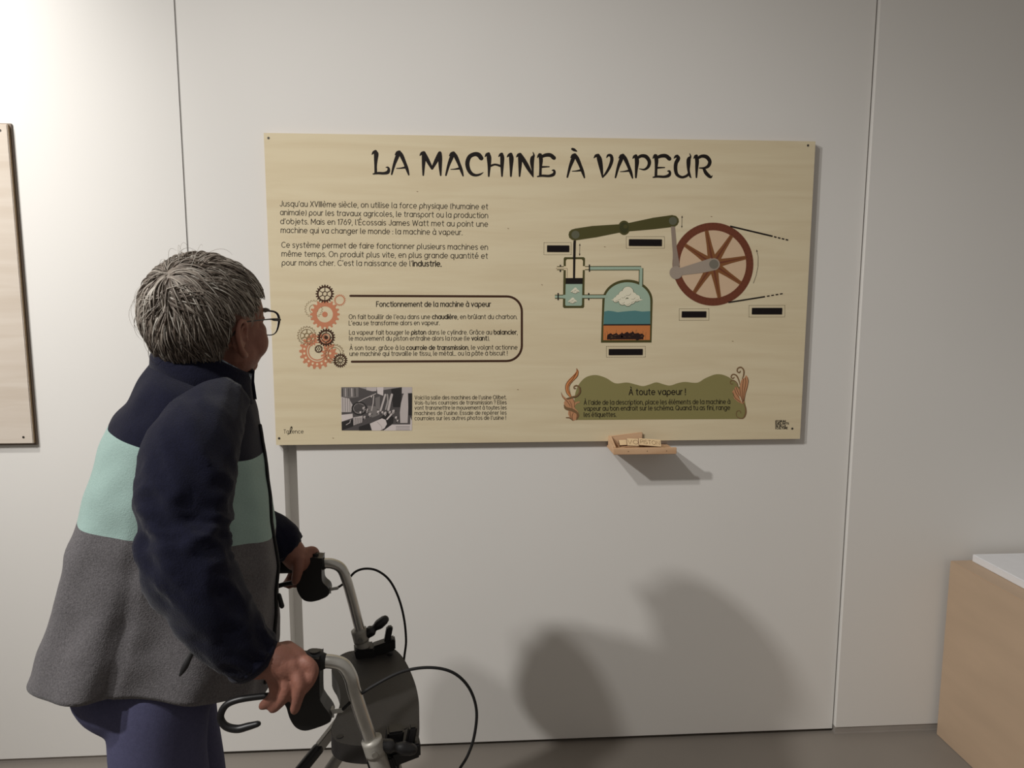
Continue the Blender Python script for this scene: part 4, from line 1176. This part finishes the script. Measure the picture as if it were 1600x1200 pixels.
# turned hem: inner wall going back up
for lvl, (rowi, off) in enumerate(((nr-1, -0.004), (nr-4, -0.008), (nr-22, -0.03))):
    b0 = len(V)
    for k in range(NSEG):
        a = 2*PI*k/NSEG; V.append(ringpt(RR[rowi], a, fold(rowi, a)+off)+UP*0.050*abs(math.sin(a))**1.2*(1+0.9*math.cos(a)))
    prev = (nr-1)*NSEG if lvl == 0 else b0-NSEG
    for k in range(NSEG):
        k2 = (k+1) % NSEG; F.append((prev+k, b0+k, b0+k2, prev+k2)); MI.append(2)
mb = MB(); mb.add(V, F); mb.m = MI
jacket = mb.build('jacket', [M_navy, M_mint, M_grey], person, smooth=True)
jacket['label'] = 'fleece jacket with navy yoke, mint chest band and grey melange lower half'

# sleeves
def sleeve(pts, seg, wr_amp, seed, n=44):
    q = catmull(pts, seg); P3 = [Vector(p[:3]) for p in q]; rad = [float(p[3]) for p in q]
    _, fr = frames(P3, UP.cross(HD))
    V = []; N = len(P3)
    for i in range(N):
        t = i/(N-1)
        for k in range(n):
            a = 2*PI*k/n; dirv = fr[i][1]*math.cos(a)+fr[i][2]*math.sin(a)
            p = P3[i]+dirv*rad[i]
            amp = wr_amp*(0.5+1.1*math.exp(-((t-0.52)/0.2)**2)+0.8*max(0, (t-0.78)/0.22))
            cr_ = noise.noise(Vector((t*9+1.3*math.cos(a+seed), 1.5*math.cos(a)+seed, 1.5*math.sin(a))))
            c2_ = noise.noise(Vector((t*17-1.5*math.cos(a-seed), 2.2*math.cos(a)-seed, 2.2*math.sin(a))))
            d = amp*(1.1*(0.45-1.9*abs(cr_))+0.6*(0.3-1.5*abs(c2_))+0.5*noise.noise(p*11+Vector((0, seed, 0))))
            V.append(p+dirv*d)
    F = [(i*n+k, i*n+(k+1) % n, (i+1)*n+(k+1) % n, (i+1)*n+k) for i in range(N-1) for k in range(n)]
    b0 = len(V)                                       # cuff turned in
    for k in range(n):
        V.append(P3[-1]+(V[(N-1)*n+k]-P3[-1])*0.86)
    for k in range(n):
        V.append(P3[-4]+(V[(N-4)*n+k]-P3[-4])*0.80)
    for k in range(n):
        k2 = (k+1) % n
        F.append(((N-1)*n+k, (N-1)*n+k2, b0+k2, b0+k)); F.append((b0+k, b0+k2, b0+n+k2, b0+n+k))
    F.append(tuple(range(n-1, -1, -1)))
    m_ = MB(); m_.add(V, F)
    return m_
sr = (0.064, 0.072, 0.072, 0.066, 0.064, 0.060, 0.053, 0.043)
spts = [tuple(p)+(r,) for p, r in zip(ARM_R3, sr)]
SH0 = onbody(354, 622, 0.060)
spts = [tuple(SH0)+(0.044,)]+spts
slv = sleeve(spts, 10, 0.0065, 1.0).build('sleeve', M_navy, jacket, smooth=True)
lp = [tuple(onbody(335, 640, -0.08))+(0.050,), tuple(SHL-SD*0.0-UP*0.02)+(0.062,), tuple(SHL-SD*0.035-UP*0.12)+(0.070,), tuple(EL_L)+(0.060,), tuple(at(426, 836, -0.72))+(0.046,), tuple(at(448, 858, -0.717))+(0.037,)]
sleeve(lp, 12, 0.0055, 5.0).build('sleeve', M_navy, jacket, smooth=True)
# cuffs: elastic bands
for a0, a1, rr_ in ((at(388, 1022, -1.157), at(402, 1037, -1.153), 0.041), (at(443, 853, -0.718), at(452, 864, -0.716), 0.034)):
    mb = MB(); stube(mb, [tuple(a0)+(rr_,), tuple(a0*.5+a1*.5)+(rr_+.003,), tuple(a1)+(rr_-.003,)], 4, 28, caps=None)
    mb.build('cuff', M_navy, jacket, smooth=True)

# collar standing round the neck, open at the front
def collar(mb, rings, a0, a1, th, n=60):
    V = []; F = []
    for side in (0, -th):
        for c, hf, hs, dz in rings:
            for k in range(n+1):
                a = a0+(a1-a0)*k/n
                ca = math.cos(a); lift = dz[0]*ca if ca > 0 else dz[1]*ca
                V.append(Vector(c)+HD*(hf+side)*ca+SD*(hs+side)*math.sin(a)+UP*lift)
    m_ = len(rings); w_ = n+1
    for i in range(m_-1):
        for k in range(n):
            a, b, c, d = i*w_+k, i*w_+k+1, (i+1)*w_+k+1, (i+1)*w_+k
            F.append((a, b, c, d)); o = m_*w_; F.append((o+d, o+c, o+b, o+a))
    o = m_*w_
    for k in range(n):
        t = (m_-1)*w_
        F.append((t+k, t+k+1, o+t+k+1, o+t+k)); F.append((k+1, k, o+k, o+k+1))
    for e in (0, n):
        for i in range(m_-1):
            q = (i*w_+e, (i+1)*w_+e, o+(i+1)*w_+e, o+i*w_+e); F.append(q if e == 0 else tuple(reversed(q)))
    return mb.add(V, F)
cb = (onbody(246, 556)+onbody(384, 602))/2+SD*0.008
mb = MB()
collar(mb, [(cb-UP*0.030+HD*0.004, 0.090, 0.104, (-0.030, -0.030)), (cb+UP*0.012+HD*0.004, 0.087, 0.090, (-0.038, -0.020)), (cb+UP*0.036+HD*0.008, 0.084, 0.079, (-0.048, -0.014)), (cb+UP*0.046+HD*0.010, 0.083, 0.076, (-0.052, -0.012))], R(16), R(344), 0.006)
mb.build('collar', M_navy, jacket, smooth=True)
mb = MB()
collar(mb, [(cb-UP*0.035+HD*0.006, 0.082, 0.080, (-0.03, -0.03)), (cb+UP*0.005+HD*0.008, 0.084, 0.072, (-0.03, -0.02)), (cb+UP*0.050+HD*0.012, 0.083, 0.067, (-0.060, 0.0))], R(22), R(338), 0.003)
mb.build('shirt_collar', M_shirt, person, smooth=True)
# zip down the front edge, pocket zip, side seam
mb = MB()
zp = [ringpt(RR[i], 0.06, fold(i, 0.06)+0.003) for i in range(3*SUB, nr-2, 3)]
tube(mb, zp, 0.0032, 8)
zipper = mb.build('zipper', M_black, jacket, smooth=True)
mb = MB(); zq = ringpt(RR[7*SUB+4], 0.05, 0.008); stube(mb, [tuple(zq)+(0.004,), tuple(zq-UP*0.022+HD*0.004)+(0.005,)], 4, 8); mb.build('zip_pull', M_black, jacket, smooth=True)
def onring(px, py):
    """nearest jacket point to a photo pixel on her right side"""
    best = None
    for i in range(4*SUB, nr):
        for k in range(8, 100):
            a = PI*k/100
            p = ringpt(RR[i], a, fold(i, a)+0.002); d = p-CAM; z = d.dot(AF)
            q = ((800+FOC*d.dot(AR)/z-px)**2+(600+FOC*d.dot(AD)/z-py)**2)
            if best is None or q < best[0]: best = (q, p)
    return best[1]
mb = MB(); stube(mb, [tuple(onring(x, y))+(r,) for x, y, r in ((306,1006,.004),(300,1020,.006),(291,1038,.0065),(283,1052,.004))], 5, 10)
mb.build('pocket_zip', M_black, jacket, smooth=True)

# ---- trousers
tr = MB()
hipc = onbody(240, 1052)
ellipsoid(tr, hipc, (0.140, 0.150, 0.10), (HD, SD, UP), 28)
for q in (0.065, -0.065): ellipsoid(tr, onbody(182, 1072, q), (0.068, 0.070, 0.070), (HD, SD, UP), 24)
for s in (-1, 1):
    a, b, k_, c_, d_ = legpts(s)
    stube(tr, [tuple(a+UP*0.05)+(0.080,), tuple(a)+(0.084,), tuple(b)+(0.081,), tuple(k_)+(0.074,), tuple(c_)+(0.068,), tuple(d_)+(0.064,)], 6, 26)
trousers = remeshed(tr, 'trousers', M_trous, person, 0.006, 6, 0.5)
M_shoe = mat('dark_shoe', srgb(46, 42, 42), 0.6); M_sole = mat('shoe_sole', srgb(90, 88, 84), 0.8)
for s in (-1, 1):
    mb = MB(); p1 = legpts(s)[4]
    b = Vector((p1.x, p1.y, 0))
    stube(mb, [tuple(b+HD*-0.045+UP*0.060)+(0.040,), tuple(b+HD*0.02+UP*0.062)+(0.043,), tuple(b+HD*0.10+UP*0.052)+(0.041,), tuple(b+HD*0.17+UP*0.044)+(0.030,)], 5, 18)
    sh = mb.build('shoe', M_shoe, person, smooth=True)
    mb = MB(); out = [(-0.088+0.0, 0.0)]
    pl = [(0.085+0.13*math.cos(t)*1.0, 0.045*math.sin(t)*(1+0.1*math.cos(t))) for t in [2*PI*i/24 for i in range(24)]]
    prism(mb, [(x-0.025, y) for x, y in pl], b, HD, SD, UP, 0.024); mb.build('sole', M_sole, sh)

# ================================================================== WALKING FRAME (ROLLATOR)
M_chrome = mat('brushed_chrome', srgb(196, 194, 188), 0.28, metal=0.9, noise_amt=0.08, noise_scale=40)
M_tube = mat('grey_lacquered_tube', srgb(150, 146, 138), 0.45, metal=0.2)
M_blk = mat('black_plastic', srgb(20, 19, 20), 0.42); M_rub = mat('black_rubber', srgb(14, 13, 14), 0.7)
M_seat = mat('dark_grey_seat', srgb(46, 43, 41), 0.55, bump=0.25, bump_scale=500, noise_amt=0.05, noise_scale=40)
M_lt = mat('light_grey_plastic', srgb(170, 168, 162), 0.45)
roll = empty('walking_frame', (-0.12, -0.91, 0), 'four wheeled walking frame with grey seat and black brake handles beside the person', 'walking frame')

def side(Y, px):
    """one side of the frame; px maps a photo point at distance Y"""
    n = px
    P = lambda k: at(n[k][0], n[k][1], Y)
    # bent handle tube
    mb = MB(); stube(mb, [tuple(at(x, y, Y))+(r,) for x, y, r in n['tube']], 7, 18)
    h = mb.build('handle_tube', M_chrome, roll, smooth=True)
    mb = MB(); stube(mb, [tuple(at(x, y, Y))+(r,) for x, y, r in n['grip']], 5, 18); mb.build('grip', M_rub, roll, smooth=True)
    # brake housing: plate outline given real thickness
    mb = MB(); c0 = at(*n['hood'][0], Y)
    ol = catmull(n['hood'], 4, closed=True)
    pl = []
    for x, y in ol:
        d = at(x, y, Y)-c0; pl.append((d.x, d.z))
    prism(mb, pl, c0-Vector((0, n['ht'], 0)), (1, 0, 0), (0, 0, 1), (0, 1, 0), 2*n['ht'])
    mb.build('brake_housing', M_blk, roll, bevel=0.004)
    mb = MB(); stube(mb, [tuple(at(x, y, Y+dy))+(r,) for x, y, dy, r in n['lever']], 6, 12); mb.build('brake_lever', M_blk, roll, smooth=True)
    mb = MB(); stube(mb, [tuple(at(x, y, Y))+(0.0035,) for x, y in n['fit']], 4, 12); obox(mb, at(*n['fit'][0], Y), HD, SD, UP, 0.003, 0.006, 0.007)
    mb.build('cable_fitting', M_lt, roll, smooth=False)
    mb = MB(); stube(mb, [tuple(at(x, y, Y+dy))+(0.0026,) for x, y, dy in n['cable']], 8, 10); mb.build('brake_cable', M_rub, roll, smooth=True)
    mb = MB(); s0 = at(*n['screw'], Y); tube(mb, [s0, s0+UP*0.006], 0.008, 14, caps=None); mb.build('housing_screw', M_blk, roll, smooth=False)

side(-1.125, {
 'tube': [(470,1032,.0112),(500,1033,.0112),(520,1034,.0112),(537,1040,.0112),(548,1058,.0112),(553,1078,.0112),(563,1110,.0112),(580,1160,.0112),(592,1200,.0112)],
 'grip': [(386,1036,.0155),(420,1035,.017),(460,1034,.017),(498,1033,.0165)],
 'hood': [(480,1022),(500,1022),(502.5,1026),(502.5,1078),(506,1090),(518,1107),(519,1118),(500,1127),(480,1132),(466,1127),(457,1114),(452,1098),(448,1085),(460,1060),(470,1035)], 'ht': 0.017,
 'lever': [(462,1092,0,.0050),(430,1087,0,.0050),(400,1089,0,.0052),(370,1094,0,.0054),(352,1103,0,.0056),(344.5,1120,0,.0058),(352,1134,0,.0062),(370,1139,0,.0064),(388,1135,0,.0060),(403,1131,0,.0048)],
 'fit': [(519,1112),(534,1110)],
 'cable': [(533,1111,0),(556,1090,0),(590,1068,0),(630,1049,0.01),(672,1043,0.02),(708,1051,0.03),(733,1075,0.04),(744.5,1110,0.05),(741,1150,0.06),(731,1180,0.07),(719,1200,0.08)],
 'screw': (492, 1022)})
side(-0.703, {
 'tube': [(478,880,.0112),(505,880,.0112),(520,881,.0112),(533,888,.0112),(541,905,.0112),(551,940,.0112),(560,975,.0112),(572,1020,.0112)],
 'grip': [(436,884,.0165),(460,883,.017),(480,882,.017),(500,881,.0165)],
 'hood': [(482,869),(503,868),(505,871),(505,897),(507,906),(515,914),(516,924),(505,931),(490,935),(478,933),(470,924),(466,912),(470,900),(478,884)], 'ht': 0.017,
 'lever': [(476,908,0,.0050),(455,911,0,.0050),(440,914,0,.0052),(426,920,0,.0054),(418,930,0,.0056),(424,940,0,.0058),(436,940,0,.0052)],
 'fit': [(515,921),(527,919)],
 'cable': [(526,919,0),(534,914,0.01),(544,905,0.02),(556,893,0.02),(572,888.5,0.02),(590,892,0.02),(608,906,0.02),(622,932,0.02),(631,965,0.02),(634.5,1000,0.02),(632,1024,0.02),(629,1050,0.02)],
 'screw': (492, 868)})

# seat: rounded plate between the side tubes with a rolled edge
ZS = 0.695
def seat_pt(px, py):
    d = ray(px, py); return CAM+d*((ZS-CAM.z)/d.z)
so = [(525,1030),(540,1020),(560,1016),(605,1012),(622,1019),(637,1040),(650,1073),(655,1105),(652,1135),(640,1153),(615,1162),(575,1166),(540,1163),(522,1155),(517,1140),(527,1115),(532,1092),(528,1068),(518,1048)]
outl = [seat_pt(p[0], p[1]) for p in catmull(so, 4, closed=True)]
mb = MB(); prism(mb, [(p.x, p.y) for p in outl], (0, 0, ZS), (1, 0, 0), (0, 1, 0), (0, 0, -1), 0.034)
seat = mb.build('seat', M_seat, roll, bevel=0.006)
for px, py in ((609,1023),(631,1137),(531,1151)):
    p = seat_pt(px, py); mb = MB(); tube(mb, [p+UP*0.0012, p-UP*0.004], 0.0062, 14, caps=None); mb.build('screw_recess', M_blk, seat)

def bar(name, pts, r, m_, n=16, parent=None, caps='round'):
    mb = MB(); stube(mb, [tuple(p)+(r,) for p in pts], 5, n, caps=caps); return mb.build(name, m_, parent or roll, smooth=True)
# outer uprights with clamps and height knobs
upN = [at(577, 1152, -1.125), at(588, 1186, -1.125), at(600, 1225, -1.125)]
topF = at(565, 1000, -0.703)
for Y, top, knob, near in ((-1.125, at(583, 1163, -1.125), at(606, 1150, -1.135), True), (-0.703, at(562, 990, -0.703), at(577, 981, -0.715), False)):
    dirn = (at(592, 1200, -1.125)-at(563, 1110, -1.125)).normalized() if near else (at(572, 1020, -.703)-at(551, 940, -.703)).normalized()
    foot = top+dirn*((0.17-top.z)/dirn.z)
    bar('upright', [top, top.lerp(foot, .3), top.lerp(foot, .7), foot], 0.0155, M_tube)
    bar('clamp', [top-dirn*0.010, top+dirn*0.018], 0.0172, M_tube, 18, caps=None)
    kn = MB(); kd = (HD*0.8+UP*(-0.25 if near else 0.6)).normalized()
    k0 = top+HD*0.014+dirn*0.004
    stube(kn, [tuple(k0)+(0.010,), tuple(k0+kd*0.014)+(0.012,), tuple(k0+kd*0.022)+(0.0075,), tuple(k0+kd*0.034)+(0.011,), tuple(k0+kd*0.050)+(0.010,)], 4, 14)
    kn.build('height_knob', M_blk, roll, smooth=True)
    br = MB(); j = top+dirn*0.046-SD*(0.022 if near else 0.0)
    obox(br, j+HD*0.002, HD, SD, dirn, 0.022, 0.020, 0.016); obox(br, j+HD*0.042+UP*0.010, (HD+UP*0.25).normalized(), SD, UP, 0.026, 0.013, 0.013)
    obox(br, j+HD*0.052+UP*0.034, (HD*0.2+UP).normalized(), SD, HD, 0.022, 0.008, 0.007)
    br.build('folding_joint', M_blk, roll, bevel=0.003)
    tube_b = MB(); s0 = top+dirn*0.006-SD*(-0.0185 if near else -0.0185); tube(tube_b, [s0, s0+SD*0.003], 0.005, 12, caps=None); tube_b.build('bolt', M_chrome, roll)
    # front fork and wheel, rear leg and wheel
    wf = Vector((foot.x+0.10, foot.y+0.02, 0.10)); wr_ = Vector((foot.x-0.42, foot.y-0.06, 0.10))
    bar('front_fork', [foot, foot+Vector((0.03, 0, -0.01)), Vector((wf.x, wf.y+0.026, 0.15)), Vector((wf.x, wf.y+0.026, 0.10))], 0.010, M_blk, 12)
    rl0 = top+dirn*0.16
    bar('rear_leg', [rl0, rl0.lerp(wr_+Vector((0, 0.03, 0)), .5), wr_+Vector((0, 0.03, 0.0))], 0.013, M_tube, 14)
    for wc in (wf, wr_):
        wm = MB(); N = 28
        tube(wm, [wc+Vector((0.083*math.cos(2*PI*i/N), 0, 0.083*math.sin(2*PI*i/N))) for i in range(N+1)], 0.0165, 12, 0, caps=None, up=(0, 1, 0))
        tube(wm, [wc-Vector((0, 0.016, 0)), wc+Vector((0, 0.016, 0))], 0.022, 16, 1, caps=None)
        for s_ in range(5):
            t = 2*PI*s_/5; obox(wm, wc+Vector((math.cos(t)*0.046, 0, math.sin(t)*0.046)), (math.cos(t), 0, math.sin(t)), (0, 1, 0), (-math.sin(t), 0, math.cos(t)), 0.030, 0.007, 0.007, 1)
        wm.build('wheel', [M_rub, M_lt], roll, smooth=False)
# folding strut: silver upper half, black lower half
s0, s1, s2 = at(548, 1105, -0.80), at(497, 1170, -0.86), at(455, 1222, -0.91)
bar('cross_strut', [s1, s1.lerp(s2, .5), s2+(s2-s1)*1.2], 0.012, M_blk, 12)
ob = MB(); dd = (s0-s1).normalized(); obox(ob, s0.lerp(s1, .5), dd, SD, dd.cross(SD).normalized(), (s0-s1).length/2, 0.010, 0.009); ob.build('strut_bracket', M_tube, roll, bevel=0.002)
bl = MB(); obox(bl, at(612, 1180, -1.09), (0.15, 0, 1), SD, HD, 0.05, 0.014, 0.014); bl.build('brake_cable_guide', M_blk, roll, bevel=0.003)
